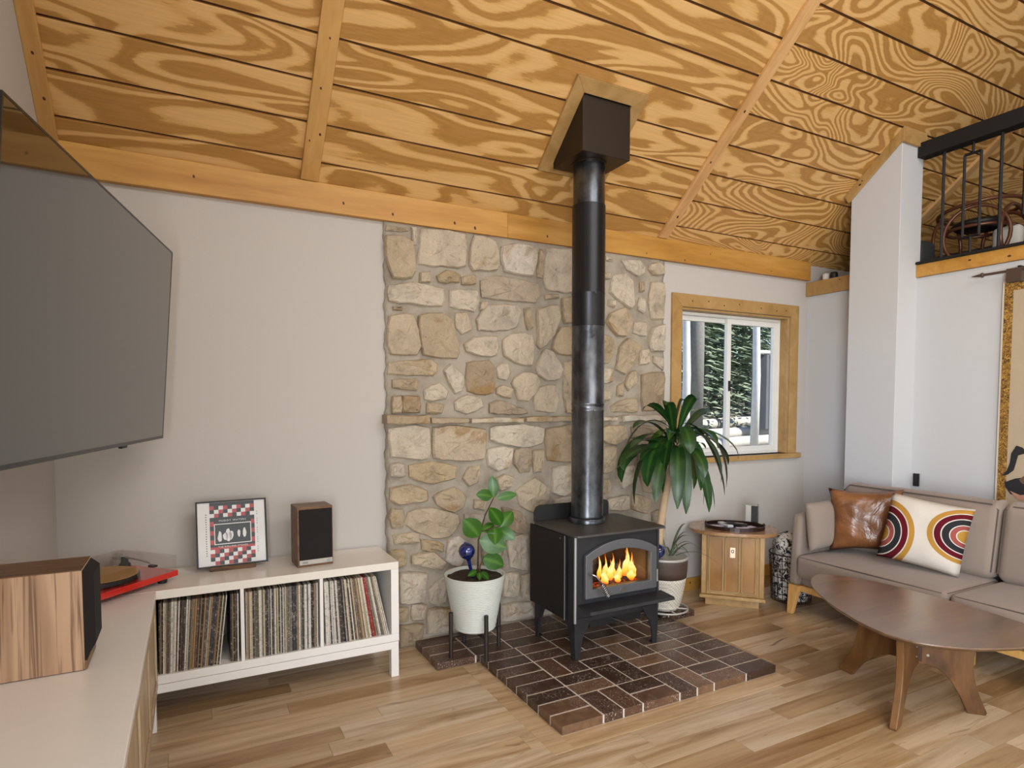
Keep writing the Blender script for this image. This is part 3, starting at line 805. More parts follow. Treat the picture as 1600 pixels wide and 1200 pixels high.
for txt, yy, zmax in ((STONES_UP, YU, 2.408), (STONES_LOW, YD, 9)):
    for ln in txt.strip().split('\n'):
        sd += 1
        poly = [tuple(map(float, a.split(','))) for a in ln.split()]
        mx_, mz_ = sum(p[0] for p in poly) / len(poly), sum(p[1] for p in poly) / len(poly)
        poly = [(x + 0.009 * (x - mx_) / max(0.03, abs(x - mx_) + abs(z - mz_)), z + 0.009 * (z - mz_) / max(0.03, abs(x - mx_) + abs(z - mz_))) for x, z in poly]
        poly = [(max(0.004, min(2.028, x)), min(z, zmax)) for x, z in poly]
        obj('stone', stone(poly, yy, random.Random(sd).uniform(0.018, 0.036), sd), 'stone', parent=wall_back, smooth=False)
for (x0, x1, z0, z1) in ((-0.012, 0.236, 1.287, 1.335), (0.247, 0.476, 1.287, 1.317), (0.497, 0.843, 1.285, 1.315), (0.863, 1.221, 1.287, 1.318), (1.235, 1.42, 1.286, 1.316), (1.435, 1.557, 1.284, 1.315), (1.612, 1.989, 1.28, 1.319)):
    sd += 1
    m_ = max(2, int((x1 - x0) / 0.05)); r = random.Random(sd)
    poly = [(x0 + (x1-x0)*i/m_, z0 + r.uniform(-0.003, 0.003)) for i in range(m_+1)] + [(x1 - (x1-x0)*i/m_, z1 + r.uniform(-0.004, 0.004)) for i in range(m_+1)]
    vs = []; n = len(poly)
    for yy in (0.0, -0.105, -0.112):
        for (x, z) in poly: vs.append((x + r.uniform(-.002, .002), yy + r.uniform(-.003, .003) * (yy < 0), z if yy > -0.11 else (z0+z1)/2 + (z-(z0+z1)/2)*0.75))
    fs = [(k*n + i, k*n + (i+1) % n, (k+1)*n + (i+1) % n, (k+1)*n + i) for k in range(2) for i in range(n)] + [tuple(range(2*n, 3*n))]
    obj('ledge_stone', B().add(vs, fs), 'stone', parent=wall_back)

# ------------------------------------------------------------------ window
win = thing('window_1', 'sliding window in knotty pine casing looking onto the forest', None, (2.79, 0.0, WZ0))
win['kind'] = 'structure'
cw = 0.094
def pc(name, b, m, **k): return obj(name, b, m, parent=win, bevel=0.003, **k)
pc('casing', B().prism([(WX0 - cw, WZ0), (WX0, WZ0), (WX0, WZ1), (WX0 - cw, WZ1 + cw)], 'y', -0.02, 0), 'pine_casing')
pc('casing', B().prism([(WX1, WZ0), (WX1 + cw, WZ0), (WX1 + cw, WZ1 + cw), (WX1, WZ1)], 'y', -0.02, 0), 'pine_casing')
hd = pc('casing', B().prism([(WX0, WZ1), (WX1, WZ1), (WX1 + cw, WZ1 + cw), (WX0 - cw, WZ1 + cw)], 'y', -0.02, 0), 'pine_casing')
pc('sill', B().box(WX0 - cw - 0.02, WX1 + cw + 0.03, -0.045, 0.09, WZ0 - 0.038, WZ0), 'pine_casing')
for (x, z) in ((2.30, 2.15), (2.46, 2.16), (2.62, 2.14), (2.78, 2.16), (3.02, 2.15), (3.2, 2.14), (3.31, 2.15)):
    rr = 0.006
    obj('knot', B().tube([(x, -0.0206, z), (x, -0.018, z)], rr, 8), 'knot', parent=hd)
pc('jamb', B().box(WX0, WX0 + 0.016, 0.0, 0.15, WZ0, WZ1), 'pine_casing')
pc('jamb', B().box(WX1 - 0.016, WX1, 0.0, 0.15, WZ0, WZ1), 'pine_casing')
pc('jamb', B().box(WX0 + 0.016, WX1 - 0.016, 0.0, 0.15, WZ1 - 0.016, WZ1), 'pine_casing')
fx0, fx1, fz0, fz1 = WX0 + 0.017, WX1 - 0.017, WZ0 + 0.001, WZ1 - 0.017
def frame(x0, x1, z0, z1, wd, y0, y1):
    return B().ring([(x0, z0), (x1, z0), (x1, z1), (x0, z1)], [(x0+wd, z0+wd), (x1-wd, z0+wd), (x1-wd, z1-wd), (x0+wd, z1-wd)], 'y', y0, y1)
pc('outer_frame', frame(fx0, fx1, fz0, fz1, 0.022, 0.07, 0.148), 'vinyl_white')
xm = 2.80
s1 = pc('sash', frame(fx0 + 0.022, xm + 0.03, fz0 + 0.022, fz1 - 0.022, 0.034, 0.112, 0.142), 'vinyl_white')
obj('pane', B().box(fx0 + 0.05, xm, fz0 + 0.05, fz1 - 0.05, 0.125, 0.128), 'window_glass', parent=s1)
s2 = pc('sash', frame(xm - 0.035, fx1 - 0.022, fz0 + 0.022, fz1 - 0.022, 0.042, 0.078, 0.108), 'vinyl_white')
obj('pane', B().box(xm, fx1 - 0.06, fz0 + 0.06, fz1 - 0.06, 0.091, 0.094), 'window_glass', parent=s2)
obj('latch', B().box(xm - 0.022, xm - 0.006, 0.066, 0.078, 1.50, 1.58), 'black_plastic', parent=s2, bevel=0.002)

# ------------------------------------------------------------------ hearth
hearth = thing('hearth', 'low brown brick hearth slab on the oak floor under the stove', 'hearth', (1.04, -0.6, 0.0))
hx0, hx1, hy0, hy1, HZ = 0.383, 1.706, -0.445, -1.279, 0.040
b = B().box(hx0 + 0.008, hx1 - 0.008, hy1 + 0.008, hy0 + 0.012, 0.0, HZ - 0.0022)
b.box(0.148, 1.947, hy0 + 0.0085, -0.055, 0.0, HZ - 0.0022)
obj('mortar_bed', b, 'hearth_mortar', parent=hearth)
def brick(x0, x1, y0, y1, j=0.0052):
    obj('brick', B().box(x0 + j, x1 - j, y0 + j, y1 - j, 0.001, HZ + rng.uniform(-0.0008, 0.0012)), 'hearth_brick', parent=hearth, bevel=0.0015)
mw = (hx1 - hx0) / 6; mh = (hy0 - hy1) / 4
for c in range(6):
    for r_ in range(4):
        x0 = hx0 + c * mw; y0 = hy1 + r_ * mh
        xl = c in (0, 5) or (c + r_) % 2 == 0
        if xl: brick(x0, x0 + mw, y0, y0 + mh / 2); brick(x0, x0 + mw, y0 + mh / 2, y0 + mh)
        else: brick(x0, x0 + mw / 2, y0, y0 + mh); brick(x0 + mw / 2, x0 + mw, y0, y0 + mh)
sw = (1.955 - 0.14) / 8
for c in range(8):
    for r_ in range(3):
        sh = (0.445 - 0.085) / 3
        brick(0.14 + c * sw, 0.14 + (c + 1) * sw, -0.445 + r_ * sh, -0.445 + (r_ + 1) * sh)
# ================================================================== LEFT SIDE
# television on a swing arm: far edge swung out, screen tilted a little down
a = math.radians(11.3)
hv = Vector((math.sin(a), math.cos(a), 0))
up = (Vector((-1.023, -0.253, 2.073)) - Vector((-1.081, -0.242, 1.245))).normalized()
up = (up - hv * up.dot(hv)).normalized()
nv = hv.cross(up); nv = nv if nv.x > 0 else -nv
TVW, TVH = 1.47, 0.83
O_ = Vector((-1.081, -0.242, 1.245)) - hv * TVW            # near bottom corner on the screen face
TT = Matrix(((hv.x, up.x, nv.x, O_.x), (hv.y, up.y, nv.y, O_.y), (hv.z, up.z, nv.z, O_.z), (0, 0, 0, 1)))
ctr = O_ + hv * TVW / 2
tv = thing('television', 'large black flat screen television swung out from the left wall', 'television', (ctr.x, ctr.y, ctr.z))
obj('screen', B(TT).box(0.006, TVW - 0.006, 0.012, TVH - 0.006, -0.006, -0.0012), 'tv_screen', parent=tv)
def fr(x0, x1, y0, y1, wds, z0, z1):
    l, r, bt, tp = wds
    return B(TT).ring([(x0, y0), (x1, y0), (x1, y1), (x0, y1)], [(x0+l, y0+bt), (x1-r, y0+bt), (x1-r, y1-tp), (x0+l, y1-tp)], 'z', z0, z1)
obj('bezel', fr(0, TVW, 0, TVH, (0.006, 0.006, 0.012, 0.006), -0.012, 0.0), 'tv_bezel', parent=tv)
obj('back_shell', B(TT).box(0.004, TVW - 0.004, 0.004, TVH - 0.004, -0.035, -0.0062), 'black_plastic', parent=tv, bevel=0.006)
obj('infrared_sensor', B(TT).box(0.70 + 0.24, 0.70 + 0.30, -0.012, 0.0, -0.022, -0.008), 'black_plastic', parent=tv, bevel=0.003)
pc_ = TT @ Vector((TVW * 0.5, TVH * 0.5, -0.035))
obj('mount_bracket', B(TT).box(TVW*0.5 - 0.2, TVW*0.5 + 0.2, TVH*0.5 - 0.2, TVH*0.5 + 0.2, -0.05, -0.035), 'black_metal', parent=tv)
obj('mount_arm', B().tube([pc_, Vector((-1.40, ctr.y + 0.12, pc_.z)), Vector((XL + 0.005, ctr.y + 0.02, pc_.z))], 0.022, 8), 'black_metal', parent=tv)
obj('wall_plate', B().box(XL + 0.001, XL + 0.016, ctr.y - 0.1, ctr.y + 0.14, pc_.z - 0.2, pc_.z + 0.2), 'black_metal', parent=tv)

# media console along the left wall
XC = -1.117; cy1 = -2.62
con = thing('media_console', 'long white media console with pale wooden doors along left wall', 'console', (-1.32, -1.5, 0))
obj('top', B().box(XL + 0.004, XC, cy1, -0.403, 0.571, 0.595), 'white_lacquer', parent=con, bevel=0.003)
obj('body', B().box(XL + 0.006, XC - 0.022, cy1 + 0.004, -0.407, 0.17, 0.57), 'white_lacquer', parent=con)
nd_ = 5; dw = (-0.410 - cy1) / nd_
for i in range(nd_):
    y0 = cy1 + i * dw + 0.003; y1 = y0 + dw - 0.006
    d = obj('door', B().box(XC - 0.022, XC - 0.010, y0, y1, 0.180, 0.566), 'console_door', parent=con, bevel=0.002)
    for z0, z1, ya, yb in ((0.18, 0.225, y0, y1), (0.52, 0.566, y0, y1), (0.225, 0.52, y0, y0 + 0.045), (0.225, 0.52, y1 - 0.045, y1)):
        obj('door_rail', B().box(XC - 0.010, XC - 0.003, ya, yb, z0, z1), 'console_door', parent=d, bevel=0.002)
for (x, y) in ((XC - 0.03, -0.43), (XL + 0.05, -0.43), (XC - 0.03, cy1 + 0.04), (XL + 0.05, cy1 + 0.04), (XC - 0.03, -1.5), (XL + 0.05, -1.5)):
    obj('leg', B().box(x - 0.02, x + 0.02, y - 0.02, y + 0.02, 0.0, 0.17), 'white_lacquer', parent=con)

# big bookshelf loudspeaker standing on the console
sp = thing('loudspeaker', 'striped walnut bookshelf loudspeaker with chamfered black grille on the console', 'speaker', (-1.39, -1.11, 0.595))
sx0, sx1, sy0, sy1, sz1 = -1.505, -1.268, -1.203, -1.012, 0.9
obj('cabinet', B().box(sx0, sx1, sy0, sy1, 0.597, sz1), 'walnut_striped', parent=sp, bevel=0.002)
obj('top_veneer', B().box(sx0 + 0.001, sx1 - 0.001, sy0 + 0.001, sy1 - 0.001, sz1, sz1 + 0.0025), 'walnut', parent=sp)
obj('grille', B().add([(sx1, sy0 + 0.002, 0.625), (sx1, sy1 - 0.002, 0.625), (sx1, sy1 - 0.002, sz1 - 0.002), (sx1, sy0 + 0.002, sz1 - 0.002),
                       (sx1 + 0.026, sy0 + 0.03, 0.665), (sx1 + 0.026, sy1 - 0.02, 0.665), (sx1 + 0.026, sy1 - 0.02, sz1 - 0.02), (sx1 + 0.026, sy0 + 0.03, sz1 - 0.02)],
                      [(3, 2, 1, 0), (4, 5, 6, 7), (0, 1, 5, 4), (1, 2, 6, 5), (2, 3, 7, 6), (3, 0, 4, 7)]), 'grille_black', parent=sp)
obj('baffle', B().box(sx1, sx1 + 0.006, sy0 + 0.004, sy1 - 0.004, 0.599, 0.624), 'walnut', parent=sp)
obj('foot_strip', B().box(sx0 + 0.01, sx1 - 0.01, sy0 + 0.005, sy1 - 0.005, 0.595, 0.597), 'black_plastic', parent=sp)

# white cube shelf on a low stand
XS = -0.046; YF = -0.40
sh = thing('record_shelf', 'low white cube shelf full of records along the wall', 'shelf', (-0.78, -0.2, 0))
x_l = XS - 1.466
obj('top_panel', B().box(x_l, XS, YF, -0.008, 0.557, 0.595), 'white_lacquer_warm', parent=sh, bevel=0.002)
obj('bottom_panel', B().box(x_l, XS, YF, -0.008, 0.184, 0.222), 'white_lacquer', parent=sh, bevel=0.002)
obj('side_panel', B().box(XS - 0.04, XS, YF, -0.008, 0.222, 0.557), 'white_lacquer', parent=sh, bevel=0.002)
obj('side_panel', B().box(x_l, x_l + 0.04, YF, -0.008, 0.222, 0.557), 'white_lacquer', parent=sh, bevel=0.002)
div = []
for i in range(3):
    xd = XS - 0.04 - 0.335 - 0.016 - i * 0.351
    div.append(xd)
    obj('divider', B().box(xd, xd + 0.016, YF + 0.002, -0.012, 0.222, 0.557), 'white_lacquer', parent=sh, bevel=0.0015)
obj('back_panel', B().box(x_l + 0.04, XS - 0.04, -0.012, -0.008, 0.222, 0.557), 'white_lacquer', parent=sh)
for y0, y1 in ((YF + 0.001, YF + 0.041), (-0.05, -0.01)):
    obj('stand_rail', B().box(x_l + 0.002, XS - 0.002, y0, y1, 0.144, 0.182), 'white_lacquer', parent=sh, bevel=0.002)
    for xx in (x_l + 0.002, XS - 0.042):
        obj('leg', B().box(xx, xx + 0.04, y0, y1, 0.0, 0.144), 'white_lacquer', parent=sh, bevel=0.002)
obj('stand_rail', B().box(XS - 0.042, XS - 0.002, YF + 0.041, -0.05, 0.144, 0.182), 'white_lacquer', parent=sh, bevel=0.002)

# records: one object each; width in mm steps, sharing meshes
names3 = ('left', 'middle', 'right')
cub = [(div[1] - 0.335, div[1]), (div[0] - 0.335, div[0]), (div[0] + 0.016, XS - 0.04)]
_mesh = {}
rr = random.Random(5)
cnt = [0, 0, 0]
def ordinal(n):
    ones = ['', 'first', 'second', 'third', 'fourth', 'fifth', 'sixth', 'seventh', 'eighth', 'ninth', 'tenth', 'eleventh', 'twelfth', 'thirteenth', 'fourteenth', 'fifteenth', 'sixteenth', 'seventeenth', 'eighteenth', 'nineteenth']
    if n < 20: return ones[n]
    t_, o_ = divmod(n, 10); T_n = {2: 'twent', 3: 'thirt', 4: 'fort', 5: 'fift', 6: 'sixt', 7: 'sevent', 8: 'eight', 9: 'ninet'}[t_]
    return T_n + 'ieth' if o_ == 0 else T_n + 'y-' + ones[o_]
def record(x, th, lean, ci, colname, zlift, push):
    key = (round(th, 4), colname)
    if key not in _mesh:
        b = B().box(-th / 2, th / 2, 0.0, 0.308, 0.0, 0.312)
        o = obj('record', b, 'spine_' + colname.replace(' ', '_'), origin=(0, 0, 0)); _mesh[key] = o.data
    else:
        o = bpy.data.objects.new('record', _mesh[key]); COL.objects.link(o)
    o.location = (x, YF + 0.012 + push, 0.2225 + zlift); o.rotation_euler = (0, lean, 0)
    cnt[ci] += 1
    tag(o, '%s-spined record sleeve, %s from the left in the %s cubby' % (colname, ordinal(cnt[ci]), names3[ci]), 'record', 'records in the %s cubby' % names3[ci])
wts = {'left': ['black', 'cream', 'white', 'brown', 'charcoal', 'tan', 'grey', 'brown', 'black', 'slate blue', 'white', 'tan', 'charcoal'],
       'middle': ['white', 'black', 'grey', 'slate blue', 'charcoal', 'cream', 'white', 'olive', 'black', 'tan', 'white', 'grey'],
       'right': ['charcoal', 'grey', 'white', 'black', 'brown', 'tan', 'white', 'charcoal', 'cream', 'white']}
for ci, (xa, xb) in enumerate(cub):
    nm = names3[ci]
    if ci == 1: span, lean0 = (xa + 0.006, xb - 0.004), 0.0
    elif ci == 0: span, lean0 = (xa + 0.006, xb - 0.082), 0.10
    else: span, lean0 = (xa + 0.006, xb - 0.024), -0.10
    x = span[0]; i = 0
    while x < span[1] - 0.008:
        th = rr.choice((0.0045, 0.0055, 0.0065, 0.008, 0.0055, 0.0045))
        f = (x - span[0]) / (span[1] - span[0])
        if ci == 0: lean = 0.02 + 0.095 * f
        elif ci == 1: lean = 0.004
        else: lean = -(0.025 + 0.24 * f ** 1.3)
        c = rr.choice(wts[nm])
        if ci == 1 and i in (1, 2): c = 'tan'
        if ci == 2 and 0.60 < f < 0.66: c = 'red'
        if ci == 2 and f >= 0.66: c = rr.choice(('white', 'grey', 'cream'))
        # pivot: keep the foot inside and the head under the panel
        xx = x + th / 2 + (0.0 if lean >= 0 else 0.312 * math.sin(-lean) * 0.98)
        if lean > 0: xx = x + th / 2
        if ci == 2 and xx + th > xb - 0.003: break
        record(xx, th - 0.0006, lean, ci, c, max(0, abs(math.sin(lean)) * th / 2), rr.uniform(0, 0.008))
        x += th / max(0.9, math.cos(lean)); i += 1
    if ci == 0:
        x = xb - 0.044
        while x < xb - 0.0135:
            th = rr.choice((0.0045, 0.0055, 0.0065))
            record(x + th / 2, th - 0.0006, 0.012, ci, rr.choice(wts[nm]), 0.0003, rr.uniform(0, 0.006)); x += th + 0.0002

# turntable set across the corner
e1 = Vector((-0.7071, -0.7071, 0)); e2 = Vector((-0.7071, 0.7071, 0))
A_ = Vector((-1.035, -0.262, 0.0))
TK = Matrix(((e1.x, e2.x, 0, A_.x), (e1.y, e2.y, 0, A_.y), (0, 0, 1, 0.595), (0, 0, 0, 1)))   # local x along the front edge, y to the back
cen = TK @ Vector((0.22, 0.17, 0))
tt = thing('turntable', 'red record player under a clear dust cover in the corner', 'turntable', cen)
obj('plinth', B(TK).box(0, 0.44, 0, 0.335, 0.024, 0.050), 'red_gloss', parent=tt, bevel=0.003)
for (fx, fy) in ((0.05, 0.04), (0.39, 0.04), (0.22, 0.29)):
    obj('foot', B(TK).lathe([(0.018, 0), (0.02, 0.006), (0.02, 0.024)], (fx, fy, 0), 16), 'black_plastic', parent=tt)
obj('platter', B(TK).lathe([(0.145, 0.053), (0.148, 0.055), (0.148, 0.073), (0.146, 0.075)], (0.245, 0.168, 0), 40), 'black_plastic', parent=tt)
obj('mat', B(TK).lathe([(0.143, 0.075), (0.143, 0.078)], (0.245, 0.168, 0), 40), 'cork', parent=tt)
obj('spindle', B(TK).lathe([(0.0035, 0.078), (0.0035, 0.09)], (0.245, 0.168, 0), 8), 'steel', parent=tt)
tw = obj('tonearm', B(TK).tube([(0.045, 0.285, 0.098), (0.052, 0.20, 0.099), (0.075, 0.085, 0.094), (0.088, 0.06, 0.09)], 0.0045, 8), 'silver', parent=tt)
obj('counterweight', B(TK).tube([(0.044, 0.292, 0.098), (0.042, 0.325, 0.098)], 0.016, 14), 'silver', parent=tw)
obj('headshell', B(TK).box(0.082, 0.104, 0.028, 0.062, 0.082, 0.092), 'black_plastic', parent=tw, bevel=0.002)
obj('arm_base', B(TK).lathe([(0.024, 0.05), (0.024, 0.07), (0.016, 0.075), (0.014, 0.10)], (0.047, 0.262, 0), 16), 'black_plastic', parent=tt)
b = B(TK)
b.box(0.004, 0.436, 0.004, 0.331, 0.118, 0.121); b.box(0.004, 0.436, 0.004, 0.007, 0.0515, 0.1178); b.box(0.004, 0.436, 0.328, 0.331, 0.0515, 0.1178)
b.box(0.004, 0.007, 0.0072, 0.3278, 0.0515, 0.1178); b.box(0.433, 0.436, 0.0072, 0.3278, 0.0515, 0.1178)
obj('dust_cover', b, 'acrylic', parent=tt)

# framed record sleeve leaning on a little wooden stand
FT = Matrix.Translation(Vector((-0.801, -0.158, 0.612))) @ Matrix.Rotation(math.radians(1.5), 4, 'Z') @ Matrix.Rotation(math.radians(-8), 4, 'X')
fw = 0.158
fo = thing('framed_sleeve', 'checkered red, black and white album sleeve in thin black frame', 'picture frame', (-0.801, -0.15, 0.612))
def FB(x0, x1, z0, z1, y0, y1): return B(FT).box(x0, x1, y0, y1, z0, z1)
obj('frame', B(FT).ring([(-fw, 0), (fw, 0), (fw, 0.318), (-fw, 0.318)], [(-fw + .007, .007), (fw - .007, .007), (fw - .007, .311), (-fw + .007, .311)], 'y', -0.012, 0.008), 'black_plastic', parent=fo, bevel=0.001)
obj('backing', FB(-fw + .007, fw - .007, .007, .311, 0.0, 0.006), 'print_grey', parent=fo)
pr = obj('print', FB(-fw + .0075, fw - .0075, .0075, .3105, -0.004, 0.0), 'print_white', parent=fo)
x0, x1 = -0.098, 0.102
def flat(name, xa, xb, za, zb, m, lvl=1): return obj(name, FB(xa, xb, za, zb, -0.004 - 0.0004 * lvl, -0.0041 - 0.0004 * (lvl - 1) + 0.0002), m, parent=pr)
flat('print_band', x0, x1, 0.0085, 0.095, 'print_red', 1); flat('print_band', x0, x1, 0.095, 0.245, 'print_black', 1); flat('print_band', x0, x1, 0.245, 0.3095, 'print_black', 1)
n = 10; s_ = (x1 - x0) / n
for (zb, rows) in ((0.0095, 4), (0.2375, 4)):
    for j in range(rows - (0 if zb < 0.1 else 0)):
        for i in range(n):
            kk = (i + 2 * j) % 3
            if zb + j * 0.0185 + 0.0185 > 0.3098: continue
            flat('print_check', x0 + i * s_, x0 + (i + 1) * s_, zb + j * 0.0185, zb + (j + 1) * 0.0185, ('print_white', 'print_red', 'print_black')[kk], 2)
for j in range(5):
    m_ = ('print_red', 'print_black')[j % 2]
    flat('print_check', x0, x0 + 0.018, 0.108 + j * 0.022, 0.130 + j * 0.022, m_, 2); flat('print_check', x1 - 0.016, x1, 0.108 + j * 0.022, 0.130 + j * 0.022, m_, 2)
flat('print_keyline', x0 + 0.018, x1 - 0.016, 0.106, 0.206, 'print_white', 2)
flat('print_picture', x0 + 0.022, x1 - 0.020, 0.110, 0.202, 'print_black', 3)
pic = random.Random(3)
for (cx, h0, h1, wd) in ((-0.055, 0.115, 0.175, 0.010), (-0.030, 0.125, 0.165, 0.012), (-0.018, 0.118, 0.185, 0.014), (-0.005, 0.125, 0.170, 0.010), (0.030, 0.130, 0.175, 0.007), (0.055, 0.130, 0.180, 0.009)):
    poly = []
    for q in range(9):
        aa = 2 * PI * q / 9
        poly.append((cx + wd * math.cos(aa) * pic.uniform(0.6, 1.2), (h0 + h1) / 2 + (h1 - h0) / 2 * math.sin(aa) * pic.uniform(0.8, 1.05)))
    obj('print_shape', B(FT).prism(poly, 'y', -0.0055, -0.0052), 'print_white', parent=pr)
def text(s, size, T, m, parent, name='lettering', spacing=1.0):
    cu = bpy.data.curves.new(name, 'FONT'); cu.body = s; cu.size = size; cu.align_x = 'CENTER'; cu.extrude = 0.0001; cu.space_character = spacing
    to = bpy.data.objects.new(name, cu); COL.objects.link(to)
    dg = bpy.context.evaluated_depsgraph_get(); me = bpy.data.meshes.new_from_object(to.evaluated_get(dg))
    bpy.data.objects.remove(to); bpy.data.curves.remove(cu)
    b = B(T); b.add([v.co.copy() for v in me.vertices], [list(p.vertices) for p in me.polygons]); bpy.data.meshes.remove(me)
    return obj(name, b, m, parent=parent)
RX = Matrix.Rotation(PI / 2, 4, 'X')
text('MUDDY WATERS', 0.0125, FT @ Matrix.Translation(Vector((0.002, -0.0056, 0.216))) @ RX, 'print_white', pr, spacing=1.35)
text('THE ROLLING STONES', 0.0115, FT @ Matrix.Translation(Vector((0.002, -0.0056, 0.0905))) @ RX, 'print_white', pr, spacing=1.15)
for i in range(18):
    flat('print_type', -0.116, -0.112, 0.055 + i * 0.0115, 0.060 + i * 0.0115, 'print_black', 1)
    if i % 4 != 3: flat('print_type', 0.112, 0.116, 0.055 + i * 0.0115, 0.060 + i * 0.0115, 'print_grey', 1)
es = thing('display_stand', 'small wooden block stand holding the framed album sleeve', 'stand', (-0.80, -0.15, 0.595))
obj('block', B().box(-0.905, -0.70, -0.178, -0.10, 0.595, 0.608), 'walnut_leg', parent=es, bevel=0.002)
obj('lip', B().box(-0.905, -0.70, -0.182, -0.1755, 0.608, 0.616), 'walnut_leg', parent=es, bevel=0.001)
obj('back_rest', B().add([(-0.83, -0.120, 0.608), (-0.77, -0.120, 0.608), (-0.77, -0.108, 0.608), (-0.83, -0.108, 0.608), (-0.83, -0.086, 0.82), (-0.77, -0.086, 0.82), (-0.77, -0.076, 0.82), (-0.83, -0.076, 0.82)],
    [(3, 2, 1, 0), (4, 5, 6, 7), (0, 1, 5, 4), (1, 2, 6, 5), (2, 3, 7, 6), (3, 0, 4, 7)]), 'walnut_leg', parent=es)

# small powered loudspeaker on the shelf
ST_ = rotT((-0.44, -0.218, 0.595), math.radians(4))
s2_ = thing('loudspeaker', 'small walnut loudspeaker with silver control strip on the record shelf', 'speaker', (-0.44, -0.218, 0.595))
hw, hd_, hh = 0.086, 0.072, 0.297
obj('cabinet', B(ST_).box(-hw, hw, -hd_, hd_, 0.0, hh), 'walnut', parent=s2_, bevel=0.002)
obj('grille', B(ST_).box(-hw + 0.008, hw - 0.004, -hd_ - 0.005, -hd_, 0.036, hh - 0.012), 'grille_black', parent=s2_, bevel=0.002)
cs = obj('control_strip', B(ST_).box(-hw + 0.008, hw - 0.004, -hd_ - 0.003, -hd_, 0.012, 0.034), 'silver', parent=s2_)
obj('knob', B(ST_).tube([(hw - 0.022, -hd_ - 0.003, 0.023), (hw - 0.022, -hd_ - 0.012, 0.023)], 0.009, 14), 'steel', parent=cs)
obj('badge', B(ST_).box(-hw + 0.022, -hw + 0.048, -hd_ - 0.004, -hd_ - 0.003, 0.018, 0.027), 'print_grey', parent=cs)

# ================================================================== STOVE
stv = thing('wood_stove', 'black iron wood stove with glowing fire behind arched glass door', 'stove', (1.08, -0.52, HZ))
bx0, bx1, by0, by1, bz0, bz1 = 0.800, 1.362, -0.745, -0.330, 0.240, 0.700
b = B(); tk = 0.012
dx0, dx1, dz0, dz1, dza = 0.895, 1.292, 0.412, 0.575, 0.618      # glass opening
def arch(x0, x1, z0, z1, za, n=10):
    c = [(x0, z0), (x1, z0), (x1, z1)]
    for i in range(1, n):
        f = i / n; c.append((x1 + (x0 - x1) * f, z1 + (za - z1) * (1 - (2*f - 1) ** 2)))
    return c + [(x0, z1)]
def rectn(x0, x1, z0, z1, n=10):
    c = [(x0, z0), (x1, z0), (x1, z1)]
    for i in range(1, n): c.append((x1 + (x0 - x1) * i / n, z1))
    return c + [(x0, z1)]
b.ring(rectn(bx0, bx1, bz0, bz1), arch(dx0, dx1, dz0, dz1, dza), 'y', by0, by0 + tk)
b.box(bx0, bx1, by1 - tk, by1, bz0, bz1); b.box(bx0, bx0 + tk, by0 + tk, by1 - tk, bz0, bz1); b.box(bx1 - tk, bx1, by0 + tk, by1 - tk, bz0, bz1)
b.box(bx0 + tk, bx1 - tk, by0 + tk, by1 - tk, bz0, bz0 + tk); b.box(bx0 + tk, bx1 - tk, by0 + tk, by1 - tk, bz1 - tk, bz1)
obj('firebox', b, 'stove_black', parent=stv)
fb = obj('firebrick_lining', B().box(bx0 + 0.03, bx1 - 0.03, by1 - 0.04, by1 - tk - 0.001, 0.30, 0.66).box(bx0 + 0.02, bx0 + 0.035, by0 + 0.06, by1 - 0.04, 0.30, 0.66).box(bx1 - 0.035, bx1 - 0.02, by0 + 0.06, by1 - 0.04, 0.30, 0.66).box(bx0 + 0.02, bx1 - 0.02, by0 + 0.05, by1 - 0.04, 0.375, 0.39), 'firebrick', parent=stv)
for xx, d in ((bx0, -1), (bx1, 1)):
    sd_ = obj('side_shield', B().box(xx + d * 0.002, xx + d * 0.014, by0 + 0.075, by1 + 0.04, 0.238, 0.697), 'stove_side', parent=stv, bevel=0.002)
    obj('edge_glint', B().box(xx + d * 0.0142, xx + d * 0.0165, by0 + 0.073, by0 + 0.079, 0.24, 0.695), 'stove_edge_glint', parent=sd_)  # thin pale line drawn as a highlight
    obj('screw', B().tube([(xx + d * 0.0135, by0 + 0.12, 0.675), (xx + d * 0.018, by0 + 0.12, 0.675)], 0.004, 8), 'steel', parent=sd_)
# top plate with rounded corners
def rrect(x0, x1, y0, y1, r, n=5):
    c = []
    for (cx, cy, a0) in ((x1 - r, y1 - r, 0), (x0 + r, y1 - r, 90), (x0 + r, y0 + r, 180), (x1 - r, y0 + r, 270)):
        for i in range(n + 1):
            aa = math.radians(a0 + 90 * i / n); c.append((cx + r * math.cos(aa), cy + r * math.sin(aa)))
    return c
obj('top_plate', B().prism(rrect(0.785, 1.392, -0.785, -0.315, 0.035), 'z', 0.700, 0.713), 'stove_top', parent=stv, bevel=0.003)
obj('rear_shield', B().prism([(0.795, 0.713), (1.330, 0.713), (1.330, 0.785), (1.32, 0.80), (1.30, 0.806), (0.835, 0.806), (0.81, 0.797), (0.797, 0.775)], 'y', -0.325, -0.315), 'stove_side', parent=stv, bevel=0.002)
